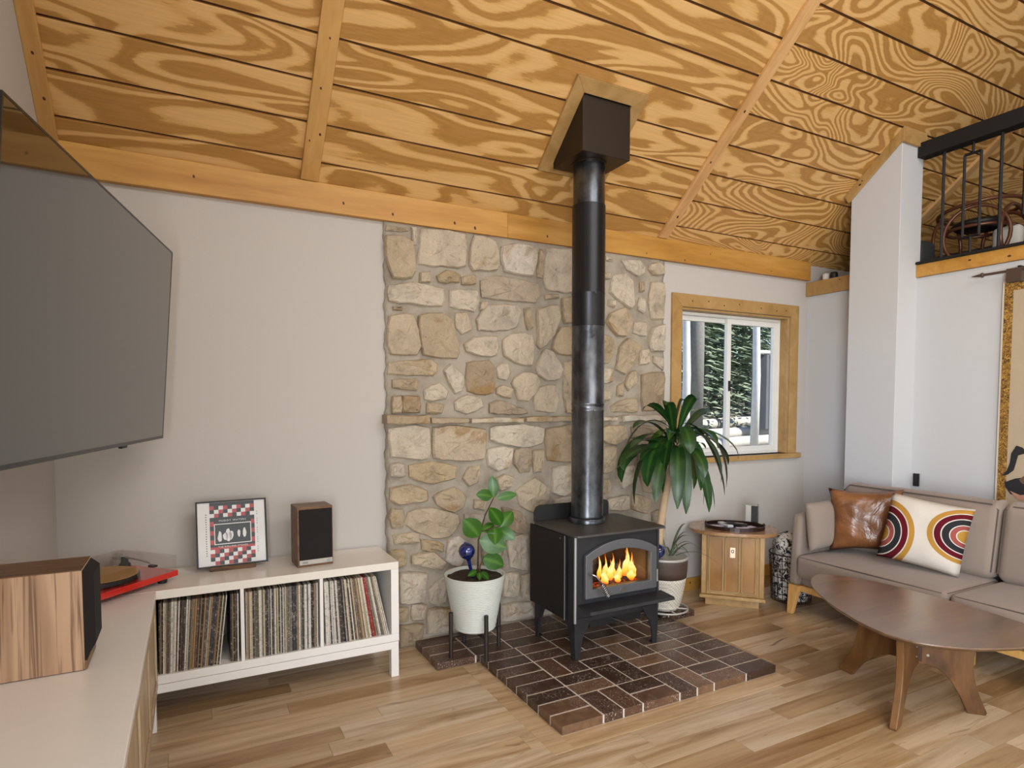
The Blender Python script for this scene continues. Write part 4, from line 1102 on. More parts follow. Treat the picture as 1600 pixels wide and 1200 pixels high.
# legs: curved corner brackets
def curve_leg(flip, x, yf, front):
    s = 1 if flip else -1            # direction towards the stove middle
    prof = [(0, 0.262), (0.115 * s, 0.262), (0.095 * s, 0.225), (0.060 * s, 0.175), (0.042 * s, 0.12), (0.038 * s, HZ + 0.004), (0.006 * s, HZ + 0.004), (0, 0.13)]
    b = B().prism([(x + p, z) for p, z in prof], 'y', yf, yf + 0.010 * (1 if front else -1))
    t = 1 if front else -1
    prof2 = [(0.010 * t, 0.262), (0.10 * t, 0.262), (0.08 * t, 0.225), (0.055 * t, 0.175), (0.042 * t, 0.12), (0.036 * t, HZ + 0.004), (0.010 * t, HZ + 0.004)]
    b.prism([(yf + p, z) for p, z in prof2], 'x', x, x + 0.010 * s)
    return b
for (x, fl) in ((bx0 - 0.002, True), (bx1 + 0.002, False)):
    for (yy, fr_) in ((by0 - 0.004, True), (by1 + 0.004, False)):
        lg = obj('leg', curve_leg(fl, x, yy, fr_), 'stove_black', parent=stv)
        sg = 1 if fl else -1; ty = 1 if fr_ else -1
        obj('foot_pad', B().tube([(x + sg * 0.018, yy + ty * 0.018, HZ - 0.0005), (x + sg * 0.018, yy + ty * 0.018, HZ + 0.006)], 0.020, 12), 'black_metal', parent=lg)
# cast edge rails on the front corners; the left one carries a painted highlight
obj('corner_rail', B().tube([(bx0 + 0.002, by0 - 0.001, bz0), (bx0 + 0.002, by0 - 0.001, bz1)], 0.008, 8), 'stove_edge_glint', parent=stv)
obj('corner_rail', B().tube([(bx1 - 0.002, by0 - 0.001, bz0), (bx1 - 0.002, by0 - 0.001, bz1)], 0.008, 8), 'stove_black', parent=stv)
# door
door = obj('door', B().ring(arch(0.852, 1.335, 0.366, 0.598, 0.668), arch(dx0 + 0.003, dx1 - 0.003, dz0 + 0.003, dz1 - 0.003, dza - 0.003), 'y', by0 - 0.026, by0 - 0.001), 'stove_door_grey', parent=stv, bevel=0.004)
obj('glass', B().prism(arch(dx0 - 0.008, dx1 + 0.008, dz0 - 0.008, dz1 + 0.004, dza + 0.004), 'y', by0 - 0.010, by0 - 0.006), 'stove_glass', parent=door)
obj('emblem', B().prism([(1.098 + 0.021 * math.cos(2*PI*i/18), 0.388 + 0.012 * math.sin(2*PI*i/18)) for i in range(18)], 'y', by0 - 0.030, by0 - 0.026), 'steel', parent=door)
obj('hinge_pin', B().tube([(1.342, by0 - 0.018, 0.40), (1.342, by0 - 0.018, 0.47)], 0.008, 8), 'steel', parent=door)
hp = [(0.872, by0 - 0.026, 0.505), (0.876, by0 - 0.05, 0.505), (0.895, by0 - 0.058, 0.495), (0.915, by0 - 0.062, 0.470), (0.930, by0 - 0.064, 0.445)]
hnd = obj('handle', B().tube(hp, 0.006, 8), 'steel', parent=door, smooth=True)
coil = []
p0, p1 = Vector((0.926, by0 - 0.064, 0.452)), Vector((0.968, by0 - 0.070, 0.378)); ax_ = (p1 - p0).normalized(); e_a = ax_.cross(Vector((0, 1, 0))).normalized(); e_b = ax_.cross(e_a)
for i in range(97):
    f = i / 96; coil.append(p0 + (p1 - p0) * f + (e_a * math.cos(2*PI*8*f) + e_b * math.sin(2*PI*8*f)) * (0.010 + 0.004 * math.sin(PI * f)))
obj('spring_grip', B().tube(coil, 0.0026, 5), 'steel', parent=hnd, smooth=True)
# ash lip, draught rod and the ash drawer under the firebox
obj('ash_lip', B().prism([(by0 + 0.0, 0.338), (by0 - 0.11, 0.330), (by0 - 0.118, 0.314), (by0 - 0.112, 0.314), (by0 - 0.105, 0.322), (by0, 0.328)], 'x', 0.822, 1.388), 'stove_black', parent=stv, bevel=0.002)
obj('ash_drawer', B().box(0.92, 1.27, by0 + 0.03, by1 - 0.05, 0.185, 0.239), 'stove_side', parent=stv, bevel=0.003)
obj('draught_rod', B().tube([(1.06, by0 + 0.03, 0.222), (1.11, by0 - 0.06, 0.205)], 0.006, 8), 'steel', parent=stv)
# fire
for (p, q, r) in (((0.97, -0.53, 0.415), (1.28, -0.50, 0.42), 0.028), ((0.99, -0.61, 0.412), (1.27, -0.62, 0.415), 0.022), ((1.02, -0.54, 0.452), (1.25, -0.58, 0.452), 0.022)):
    fire = obj('fire_log', B().tube([p, tuple((p[i]+q[i])/2 + 0.006*(i == 2) for i in range(3)), q], [r*0.9, r, r*0.85], 10), 'charred_log', parent=stv)
obj('ember_bed', B().box(0.90, 1.29, -0.66, -0.44, 0.39, 0.398), 'ember', parent=stv)
fr_ = random.Random(2)
for (x, y, z, h, wd) in ((1.030, -0.640, 0.415, 0.175, 0.011), (1.052, -0.655, 0.400, 0.10, 0.017), (1.075, -0.630, 0.41, 0.150, 0.015), (1.098, -0.650, 0.41, 0.115, 0.021), (1.125, -0.635, 0.42, 0.135, 0.020), (1.150, -0.655, 0.40, 0.095, 0.016), (1.178, -0.640, 0.41, 0.105, 0.014),
                         (1.205, -0.645, 0.42, 0.150, 0.018), (1.232, -0.630, 0.42, 0.190, 0.020), (1.255, -0.650, 0.41, 0.140, 0.022), (1.278, -0.635, 0.40, 0.105, 0.017), (1.062, -0.670, 0.40, 0.07, 0.014), (1.140, -0.670, 0.40, 0.065, 0.018), (1.235, -0.670, 0.40, 0.085, 0.024)):
    pth = []; rad = []
    ph = fr_.uniform(0, 6); am = fr_.uniform(0.008, 0.016)
    for i in range(15):
        f = i / 14
        pth.append((x + (math.sin(ph + f * 6) - math.sin(ph)) * am * f, y + math.cos(ph + f * 4) * 0.008 * f, z + h * f)); rad.append(max(0.0008, wd * (0.55 + 0.75 * math.sin(PI * min(1, f * 1.5))) * (1 - f) ** 0.8 * (1 + 0.22 * math.sin(ph * 3 + f * 15))))
    obj('flame', B().tube(pth, rad, 8), 'flame', parent=stv, smooth=True)

# stove pipe
px_, py_ = 1.066, -0.470
pipe = thing('stove_pipe', 'tall black and steel stove pipe rising from the stove', 'stove pipe', (px_, py_, 0.713))
def cyl(r0, z0, r1, z1): return [(r0, z0), (r1, z1)]
obj('collar', B().lathe([(0.104, 0.713), (0.104, 0.738), (0.100, 0.743)], (px_, py_, 0), 40), 'pipe_steel', parent=pipe, smooth=False, bevel=0.002)
obj('pipe_section', B().lathe([(0.092, 0.743), (0.094, 0.748), (0.0925, 0.756), (0.0925, 1.355), (0.0945, 1.360), (0.0945, 1.366), (0.0925, 1.371), (0.0925, 1.380)], (px_, py_, 0), 40), 'pipe_steel', parent=pipe, bevel=0.0005)
obj('pipe_section', B().lathe([(0.0935, 1.380), (0.0935, 1.392), (0.096, 1.396), (0.096, 1.402), (0.0935, 1.406), (0.0935, 1.84)], (px_, py_, 0), 40), 'pipe_steel', parent=pipe, bevel=0.0005)
obj('pipe_section', B().lathe([(0.0945, 1.84), (0.0945, 2.02), (0.096, 2.024), (0.096, 2.03), (0.0945, 2.034), (0.0945, 2.52)], (px_, py_, 0), 40), 'pipe_black', parent=pipe, bevel=0.0005)
obj('pipe_section', B().lathe([(0.090, 2.52), (0.090, 2.735), (0.088, 2.740), (0.088, 2.7455)], (px_, py_, 0), 40), 'pipe_steel', parent=pipe, bevel=0.0005)
for z in (1.372, 2.03): obj('rivet', B().tube([(px_ - 0.02, py_ - 0.094, z - 0.01), (px_ - 0.02, py_ - 0.099, z - 0.01)], 0.004, 8), 'steel', parent=pipe)
# ceiling support box with its sloping head, and pine surround
fb_ = thing('flue_box', 'dark metal flue box hanging from the sloping ceiling', 'flue box', (1.077, -0.47, 2.753))
gx0, gx1, gy0, gy1 = 0.918, 1.236, -0.622, -0.322
zc = lambda yy: Z0 - SL * yy - 0.002
b = B().add([(gx0, gy0, 2.753), (gx1, gy0, 2.753), (gx1, gy1, 2.753), (gx0, gy1, 2.753), (gx0, gy0, zc(gy0)), (gx1, gy0, zc(gy0)), (gx1, gy1, zc(gy1)), (gx0, gy1, zc(gy1))],
            [(3, 2, 1, 0), (4, 5, 6, 7), (0, 1, 5, 4), (1, 2, 6, 5), (2, 3, 7, 6), (3, 0, 4, 7)])
obj('box_shell', b, 'flue_box', parent=fb_, bevel=0.003)
obj('pipe_ring', B().lathe([(0.100, 2.746), (0.100, 2.753)], (px_, py_, 0), 32), 'flue_box', parent=fb_)
fs = thing('flue_surround', 'pine boards framing the flue box on the ceiling', 'trim', (1.077, -0.47, 2.93))
va, vb = -gy1 / CT, -gy0 / CT; sw_ = 0.075
for poly in ([(gx0, va), (gx0, vb), (gx0 - sw_, vb + sw_), (gx0 - sw_, va - sw_)], [(gx1, va), (gx1 + sw_, va - sw_), (gx1 + sw_, vb + sw_), (gx1, vb)],
             [(gx0, vb), (gx1, vb), (gx1 + sw_, vb + sw_), (gx0 - sw_, vb + sw_)], [(gx0, va), (gx0 - sw_, va - sw_), (gx1 + sw_, va - sw_), (gx1, va)]):
    obj('board', B(CE).prism(poly, 'z', 0.0006, 0.02), 'pine_casing', parent=fs, bevel=0.002)
# ================================================================== PLANTS
def leaf(base, tip, width, lift, n=9, fold=0.18, power=0.8, side=None, twist=0.0, cub=None):
    base, tip = Vector(base), Vector(tip)
    mid = (base + tip) / 2 + Vector(lift)
    d0 = tip - base
    sv = Vector(side) if side is not None else d0.cross(Vector((0, 0, 1)))
    if sv.length < 1e-4: sv = Vector((1, 0, 0))
    sv.normalize()
    vs = []; uv = []; fs = []
    for i in range(n + 1):
        f = i / n
        p = base * (1-f)**2 + mid * 2*f*(1-f) + tip * f*f
        tg = ((mid - base) * (1-f) + (tip - mid) * f).normalized()
        if cub:
            c1, c2 = cub
            p = base*(1-f)**3 + c1*3*f*(1-f)**2 + c2*3*f*f*(1-f) + tip*f**3
            tg = ((c1-base)*(1-f)**2 + (c2-c1)*2*f*(1-f) + (tip-c2)*f*f).normalized()
        s_ = (sv - tg * sv.dot(tg)).normalized()
        if twist: s_ = Matrix.Rotation(twist * f, 3, tg) @ s_
        nn = s_.cross(tg)
        wd = width * 0.5 * max(0.03, math.sin(PI * min(1, f ** power * 0.97 + 0.02)) ** 0.75)
        for k, (u, q) in enumerate(((0, -1), (0.5, 0), (1, 1))):
            vs.append(p + s_ * wd * q + nn * (abs(q) * wd * fold)); uv.append((u, f))
    for i in range(n):
        for k in range(2):
            a = i*3 + k; fs.append((a, a+1, a+4, a+3))
    return B().add(vs, fs, uv)

# round-leaved plant
cx, cy = 0.388, -0.381
p1 = thing('potted_plant', 'young round-leaved plant in ribbed white pot on black stand', 'potted plant', (cx, cy, 0.172))
prof = [(0.0, 0.172), (0.104, 0.172), (0.110, 0.176)]
for i in range(1, 31):
    z = 0.176 + i * 0.0097; r = 0.110 + (z - 0.176) * 0.188
    prof += [(r + 0.0026, z - 0.0034), (r + 0.0026, z + 0.0030), (r - 0.0012, z + 0.0048)]
zr = 0.470
prof += [(0.168, zr), (0.166, zr + 0.004), (0.158, zr + 0.002), (0.155, zr - 0.03), (0.0, zr - 0.03)]
obj('pot', B().lathe(prof, (cx, cy, 0), 48), 'pot_white', parent=p1, smooth=True)
b = B(); rs = random.Random(4); vs = []; fs = []
N = 26
for j in range(7):
    for k in range(N):
        r = 0.155 * j / 6; vs.append((cx + r * math.cos(2*PI*k/N), cy + r * math.sin(2*PI*k/N), zr - 0.018 + rs.uniform(-0.004, 0.005)))
for j in range(6):
    for k in range(N): fs.append((j*N + k, j*N + (k+1) % N, (j+1)*N + (k+1) % N, (j+1)*N + k))
obj('soil', B().add(vs, fs), 'soil', parent=p1)
obj('stem', B().tube([(0.406, -0.38, 0.45), (0.412, -0.38, 0.655), (0.452, -0.38, 0.788), (0.503, -0.38, 0.878)], [0.006, 0.005, 0.004, 0.003], 7), 'stem_brown', parent=p1, smooth=True)
obj('stem', B().tube([(0.415, -0.38, 0.45), (0.421, -0.38, 0.507), (0.444, -0.38, 0.559)], [0.005, 0.004, 0.003], 7), 'stem_brown', parent=p1, smooth=True)
obj('stem', B().tube([(0.43, -0.38, 0.70), (0.50, -0.39, 0.715), (0.545, -0.38, 0.718)], [0.003, 0.003, 0.002], 6), 'stem_brown', parent=p1, smooth=True)
for (bs, tp, wd) in (((0.503, -0.38, 0.88), (0.498, -0.37, 1.0), 0.060), ((0.493, -0.38, 0.886), (0.393, -0.39, 0.907), 0.066), ((0.523, -0.38, 0.874), (0.638, -0.40, 0.892), 0.052),
    ((0.549, -0.38, 0.724), (0.454, -0.43, 0.837), 0.080), ((0.544, -0.38, 0.711), (0.643, -0.34, 0.785), 0.080), ((0.412, -0.38, 0.673), (0.325, -0.38, 0.776), 0.112),
    ((0.533, -0.38, 0.702), (0.605, -0.44, 0.647), 0.070), ((0.508, -0.38, 0.719), (0.478, -0.45, 0.635), 0.082), ((0.417, -0.38, 0.654), (0.554, -0.44, 0.604), 0.115),
    ((0.436, -0.38, 0.552), (0.560, -0.39, 0.495), 0.098), ((0.432, -0.38, 0.698), (0.528, -0.34, 0.721), 0.055), ((0.401, -0.38, 0.482), (0.325, -0.43, 0.478), 0.036), ((0.406, -0.40, 0.481), (0.379, -0.46, 0.455), 0.032), ((0.416, -0.40, 0.48), (0.430, -0.47, 0.452), 0.036)):
    dv = Vector(tp) - Vector(bs); vw = Vector((cam.location.x - bs[0], cam.location.y - bs[1], 0.55)).normalized()
    obj('leaf', leaf(bs, tp, wd, (0, -0.012, 0.010), 8, 0.12, 0.9, side=dv.cross(vw)), 'leaf_round', parent=p1, smooth=True)
ps = thing('plant_stand', 'black four-legged stand holding the ribbed white pot', 'plant stand', (cx, cy, HZ))
for (x, y) in ((0.238, -0.403), (0.386, -0.532), (0.388, -0.230), (0.538, -0.373)):
    obj('leg', B().tube([(x, y, HZ - 0.0005), (x, y, 0.285)], 0.0115, 10), 'stand_black', parent=ps, bevel=0.001)
for (p, q) in (((0.238, -0.403), (0.538, -0.373)), ((0.386, -0.532), (0.388, -0.230))):
    obj('cross_bar', B().tube([(p[0], p[1], 0.156), (q[0], q[1], 0.156)], [0.0135, 0.0135], 4), 'stand_black', parent=ps)
def globe(nm, c, foot, label):
    c, foot = Vector(c), Vector(foot); o = thing('watering_globe', label, 'watering globe', foot)
    ax = (foot - c).normalized(); q = Vector((0, 0, -1)).rotation_difference(ax).to_matrix().to_4x4(); T = Matrix.Translation(c) @ q
    r = 0.045; pr = [(0.001, r * 1.18), (0.006, r * 1.08), (0.010, r * 0.98)]
    for i in range(1, 13):
        aa = PI * (0.07 + 0.80 * i / 12); pr.append((r * math.sin(aa), r * math.cos(aa)))
    L = (foot - c).length
    pr += [(0.012, -r * 1.15), (0.010, -r * 1.5), (0.008, -L - 0.03), (0.002, -L - 0.032)]
    obj('bulb', B(T).lathe(pr[::-1], (0, 0, 0), 24), 'blue_glass', parent=o, smooth=True)
globe('g1', (0.335, -0.395, 0.605), (0.372, -0.39, 0.452), 'blue glass watering globe stuck in the ribbed white pot')

# tall dracaena in a two-tone pot
dx, dy = 1.742, -0.385
dr = thing('potted_plant', 'tall strap-leaved houseplant in brown and cream pot beside the stove', 'potted plant', (dx, dy, 0.075))
pf = [(0.0, 0.082), (0.082, 0.082), (0.090, 0.088)]
for i in range(9): z = 0.088 + (0.285 - 0.088) * i / 8; pf.append((0.090 + 0.044 * (i / 8) ** 0.7, z))
obj('pot', B().lathe(pf + [(0.130, 0.285), (0.0, 0.285)], (dx, dy, 0), 40), 'pot_weave', parent=dr, smooth=True)
obj('pot_band', B().lathe([(0.1345, 0.285), (0.139, 0.33), (0.141, 0.385), (0.140, 0.400), (0.132, 0.402), (0.128, 0.375)], (dx, dy, 0), 40), 'pot_brown', parent=dr, smooth=True)
obj('pot_rim', B().lathe([(0.132, 0.4005), (0.142, 0.4005), (0.143, 0.414), (0.138, 0.418), (0.131, 0.414)], (dx, dy, 0), 40), 'iron_white', parent=dr, smooth=True)
obj('soil', B().lathe([(0.002, 0.386), (0.07, 0.389), (0.129, 0.384), (0.129, 0.376)][::-1], (dx, dy, 0), 24), 'soil', parent=dr)
crown = Vector((1.835, -0.36, 1.10))
obj('trunk', B().tube([(1.705, -0.36, 0.36), (1.712, -0.36, 0.58), (1.752, -0.36, 0.78), (1.80, -0.36, 0.95), (1.835, -0.36, 1.10), (1.845, -0.36, 1.20)], [0.027, 0.026, 0.024, 0.022, 0.020, 0.010], 12), 'trunk_tan', parent=dr, smooth=True)
tips = [(1.518,-0.413,1.359),(1.487,-0.359,1.246),(1.247,-0.501,1.010),(1.367,-0.426,0.993),(1.559,-0.296,0.750),(1.683,-0.335,1.056),(1.503,-0.557,0.804),(1.587,-0.530,0.853),(1.726,-0.583,0.720),(1.916,-0.450,0.846),(1.912,-0.590,0.717),(2.008,-0.445,0.737),(2.287,-0.379,0.826),(2.253,-0.505,1.023),(2.311,-0.370,0.979),(2.147,-0.399,1.325),(1.799,-0.592,1.418),(2.059,-0.410,1.101),(1.481,-0.512,0.897),(1.662,-0.459,1.390),(1.353,-0.504,1.135),(1.865,-0.564,0.855),(2.127,-0.450,1.148),(1.391,-0.547,1.060),
        (1.62,-0.50,0.92),(1.80,-0.66,0.95),(2.0,-0.60,0.90),(2.12,-0.52,0.80),(2.2,-0.30,1.15),(1.55,-0.22,1.0),(1.75,-0.17,0.95),(1.98,-0.16,0.98),(1.45,-0.3,0.9),(1.70,-0.64,1.10),(1.95,-0.62,1.12),(2.08,-0.25,0.85),(1.58,-0.58,1.18),(1.90,-0.38,1.40),(1.72,-0.28,1.34),(2.05,-0.5,0.72),(1.64,-0.6,0.76)]
lr = random.Random(9)
for i, tp in enumerate(tips):
    tp = Vector(tp); tp.y = min(tp.y, -0.13)
    bs = crown + Vector((lr.uniform(-0.015, 0.015), lr.uniform(-0.015, 0.015), lr.uniform(-0.10, 0.12)))
    if tp.z > 1.2: bs.z = crown.z + lr.uniform(0.03, 0.12)
    out = Vector((tp.x - bs.x, tp.y - bs.y, 0)); L = (tp - bs).length
    drop = max(0, bs.z - tp.z)
    if drop > 0.05: ho = lr.uniform(-0.05, 0.16); cub = (bs + out * lr.uniform(0.30, 0.62) + Vector((0, 0, lr.uniform(0.06, 0.22) + 0.10 * drop)), Vector((tp.x + out.x * ho, tp.y + out.y * ho, tp.z + lr.uniform(0.35, 0.75) * drop + 0.05)))
    else: cub = (bs + out * 0.25 + Vector((0, 0, 0.10)), bs + out * 0.75 + Vector((0, 0, (tp.z - bs.z) + 0.10)))
    obj('leaf', leaf(bs, tp, lr.uniform(0.066, 0.098), (0, 0, 0), 12, 0.20, 1.55, side=Vector((out.y, -out.x, lr.uniform(-0.08, 0.08))), twist=lr.uniform(-0.6, 0.6), cub=cub), 'leaf_strap_pale' if i in (5, 9, 13, 17, 22, 11) else 'leaf_strap', parent=dr, smooth=True)
# wispy offsets at the foot
for tp in ((1.93,-0.42,0.52),(1.99,-0.45,0.44),(2.09,-0.52,0.34),(1.88,-0.46,0.56),(1.86,-0.50,0.40),(1.72,-0.52,0.48),(1.95,-0.36,0.60),(1.80,-0.54,0.44),(1.62,-0.48,0.45),(1.90,-0.50,0.48),(1.70,-0.30,0.58)):
    bs = Vector((1.76 + lr.uniform(-0.02, 0.02), -0.40, 0.388)); tpv = Vector(tp)
    obj('grass_leaf', leaf(bs, tpv, 0.017, (0, 0, 0.14), 8, 0.2, 0.8), 'leaf_grass', parent=dr, smooth=True)
globe('g2', (1.640, -0.43, 0.465), (1.68, -0.40, 0.39), 'dark blue glass watering globe in the brown and cream pot')
cd = thing('plant_caddy', 'round wrought iron caddy on castors under the brown and cream pot', 'plant caddy', (dx, dy, HZ))
rg = lambda r, z, n=28: [(dx + r * math.cos(2*PI*i/n), dy + r * math.sin(2*PI*i/n), z) for i in range(n)]
obj('outer_ring', B().tube(rg(0.145, 0.075), 0.006, 6, closed=True), 'iron_white', parent=cd)
obj('inner_ring', B().tube(rg(0.075, 0.075), 0.005, 6, closed=True), 'iron_white', parent=cd)
for i in range(6):
    aa = 2*PI*i/6 + 0.3; obj('spoke', B().tube([(dx, dy, 0.075), (dx + 0.145*math.cos(aa), dy + 0.145*math.sin(aa), 0.075)], 0.005, 6), 'iron_white', parent=cd)
for i in range(4):
    aa = 2*PI*i/4 + 0.6; x, y = dx + 0.12*math.cos(aa), dy + 0.12*math.sin(aa)
    cs_ = obj('castor', B().tube([(x - 0.009, y, HZ + 0.0125), (x + 0.009, y, HZ + 0.0125)], 0.0128, 14), 'black_plastic', parent=cd)
    obj('castor_fork', B().box(x - 0.012, x + 0.012, y - 0.006, y + 0.006, HZ + 0.02, 0.070), 'black_metal', parent=cs_)

# ================================================================== CORNER CABINET
cab = thing('end_cabinet', 'wooden end table cabinet with panelled door and rounded top', 'cabinet', (2.44, -0.30, 0))
da = math.atan2(-0.2720, 0.258)
Cx, Cy = 2.313, -0.420        # middle of the front foot line
# local: x along the front, y into the corner, z up
CB = Matrix.Translation(Vector((Cx, Cy, 0))) @ Matrix.Rotation(da, 4, 'Z')
obj('plinth', B(CB).box(-0.175, 0.175, 0.0, 0.30, 0.0, 0.050), 'cabinet_trim', parent=cab, bevel=0.002)
obj('base_moulding', B(CB).prism([(-0.215, -0.026), (0.215, -0.026), (0.215, 0.20), (0.12, 0.33), (-0.12, 0.33), (-0.215, 0.20)], 'z', 0.050, 0.075), 'cabinet_trim', parent=cab, bevel=0.006)
obj('body', B(CB).prism([(-0.205, -0.006), (0.205, -0.006), (0.205, 0.19), (0.11, 0.32), (-0.11, 0.32), (-0.205, 0.19)], 'z', 0.075, 0.500), 'cabinet_wood', parent=cab, bevel=0.002)
dr_ = obj('door', B(CB).box(-0.165, 0.165, -0.014, -0.006, 0.082, 0.494), 'cabinet_trim', parent=cab, bevel=0.002)
for i in range(3):
    xx = -0.155 + i * 0.1055
    pts = rrect(xx, xx + 0.097, 0.10, 0.520 if False else 0.488, 0.016, 4)
    obj('door_panel', B(CB).prism([(p[0], p[1]) for p in pts], 'y', -0.018, -0.014), 'cabinet_panel', parent=dr_)
    inner = rrect(xx + 0.009, xx + 0.088, 0.109, 0.479, 0.012, 4)
    obj('panel_moulding', B(CB).ring(pts, inner, 'y', -0.026, -0.018), 'cabinet_trim', parent=dr_, bevel=0.002)
pl_ = obj('lock_plate', B(CB).box(-0.017, 0.017, -0.0215, -0.018, 0.345, 0.415), 'brass_plate', parent=dr_, bevel=0.001)
obj('pull_ring', B(CB).tube([(0.008*math.cos(2*PI*i/14), -0.024, 0.390 + 0.010*math.sin(2*PI*i/14)) for i in range(14)], 0.0022, 6, closed=True), 'black_metal', parent=pl_)
for sx in (-1, 1): obj('stile', B(CB).box(sx*0.188 - 0.014, sx*0.188 + 0.014, -0.013, -0.006, 0.08, 0.496), 'cabinet_trim', parent=cab, bevel=0.002)
tp_poly = []
for i in range(64):
    aa = 2 * PI * i / 64; c_, s_ = math.cos(aa), math.sin(aa); e_ = 2.7
    tp_poly.append((0.297 * math.copysign(abs(c_) ** (2/e_), c_), 0.145 + 0.232 * math.copysign(abs(s_) ** (2/e_), s_)))
obj('table_top', B(CB).prism(tp_poly, 'z', 0.500, 0.526), 'cabinet_top', parent=cab, bevel=0.006)
# oval tray and what lies in it
TR = CB @ Matrix.Translation(Vector((0.012, 0.135, 0.526)))
tray = thing('oval_tray', 'dark brown oval tray with handles on the end table', 'tray', TR @ Vector((0, 0, 0)))
ov = lambda a_, b_, n=40: [(a_ * math.cos(2*PI*i/n), b_ * math.sin(2*PI*i/n)) for i in range(n)]
obj('tray_base', B(TR).prism(ov(0.195, 0.150), 'z', 0.0, 0.005), 'tray_brown', parent=tray)
obj('tray_wall', B(TR).ring(ov(0.201, 0.156), ov(0.193, 0.148), 'z', 0.0, 0.024), 'tray_brown', parent=tray)
for sx in (-1, 1): obj('tray_handle', B(TR).tube([(sx*0.191, -0.045, 0.021), (sx*0.195, -0.025, 0.032), (sx*0.195, 0.025, 0.032), (sx*0.191, 0.045, 0.021)], 0.006, 8), 'tray_brown', parent=tray, smooth=True)
def remote(x, y, rz, L, wd, m, label):
    T = TR @ Matrix.Translation(Vector((x, y, 0.0052))) @ Matrix.Rotation(rz, 4, 'Z')
    o = thing('remote_control', label, 'remote', T @ Vector((0, 0, 0)))
    obj('shell', B(T).rbox(-wd/2, wd/2, -L/2, L/2, 0.0, 0.020, 0.007, 3), m, parent=o, smooth=True)
    obj('keypad', B(T).box(-wd*0.33, wd*0.33, -L*0.32, L*0.05, 0.0185, 0.0208), 'print_grey' if m == 'black_plastic' else 'black_plastic', parent=o)
remote(-0.060, 0.010, 0.5, 0.15, 0.045, 'remote_silver', 'silver remote control with dark keypad lying in the tray')
remote(0.015, 0.045, 1.3, 0.15, 0.038, 'black_plastic', 'black remote control lying in the tray')
for i, (x, y, rz, c_) in enumerate(((0.05, -0.03, 0.2, 'printed pale leaflet at the front of the tray'), (0.10, 0.02, 0.7, 'pink and cream card at the right of the tray'), (-0.115, -0.01, 0.3, 'pale card at the left of the tray'))):
    T = TR @ Matrix.Translation(Vector((x, y, 0.0052 + 0.0012 * i))) @ Matrix.Rotation(rz, 4, 'Z')
    tag(obj('card', B(T).box(-0.04, 0.04, -0.03, 0.03, 0.0, 0.001), 'paper'), c_, 'card')
# slim speaker standing behind on the table
T = CB @ Matrix.Translation(Vector((0.135, 0.315, 0.526))) @ Matrix.Rotation(-0.15, 4, 'Z')
bxs = thing('loudspeaker', 'small silver and black speaker box on the end table', 'speaker', T @ Vector((0, 0, 0)))
obj('case', B(T).box(-0.042, 0.042, -0.035, 0.035, 0.0, 0.142), 'silver', parent=bxs, bevel=0.002)
obj('grille', B(T).box(-0.002, 0.042, -0.038, -0.035, 0.003, 0.139), 'black_plastic', parent=bxs)
# wire basket with a folded patterned blanket
kx, ky = 2.81, -0.505
bk = thing('wire_basket', 'dark wire mesh basket between end table and sofa', 'basket', (kx, ky, 0))
r0, r1, zt = 0.130, 0.150, 0.34
for j, z in enumerate((0.006, 0.06, 0.12, 0.18, 0.24, 0.30, zt)):
    rr_ = r0 + (r1 - r0) * z / zt; obj('hoop', B().tube([(kx + rr_*math.cos(2*PI*i/26), ky + rr_*math.sin(2*PI*i/26), z) for i in range(26)], 0.0025 if j < 6 else 0.004, 5, closed=True), 'black_metal', parent=bk)
for i in range(26):
    aa = 2*PI*i/26; obj('wire', B().tube([(kx + r0*math.cos(aa), ky + r0*math.sin(aa), 0.006), (kx + r1*math.cos(aa), ky + r1*math.sin(aa), zt)], 0.002, 5), 'black_metal', parent=bk)
obj('floor_wire', B().tube([(kx - r0, ky, 0.006), (kx + r0, ky, 0.006)], 0.0025, 5), 'black_metal', parent=bk)
pf = []; bl = B(); vs = []; fs = []; rl = random.Random(8); N = 36; M_ = 16
for j in range(M_ + 1):
    f = j / M_; z = 0.015 + 0.47 * f; base = 0.112 + 0.02 * min(1, f * 1.3)
    if f > 0.82: base *= math.sqrt(max(0.0, 1 - ((f - 0.82) / 0.185) ** 2))
    for k in range(N):
        aa = 2*PI*k/N; r = base * (1 + 0.05 * math.sin(3*aa + 5*f) * (f > 0.1) + 0.03 * math.sin(7*aa - 9*f)); r = min(r, 0.122 + (0.02 if z > 0.36 else 0))
        vs.append((kx + r*math.cos(aa), ky + r*math.sin(aa), z + 0.012 * math.sin(2*aa + 3*f) * f))
for j in range(M_):
    for k in range(N): fs.append((j*N + k, j*N + (k+1) % N, (j+1)*N + (k+1) % N, (j+1)*N + k))
fs.append(tuple(range(N))); fs.append(tuple(M_*N + k for k in range(N)))
tag(obj('blanket', B().add(vs, fs), 'blanket', smooth=True), 'black and white patterned throw bundled in the wire basket', 'blanket')

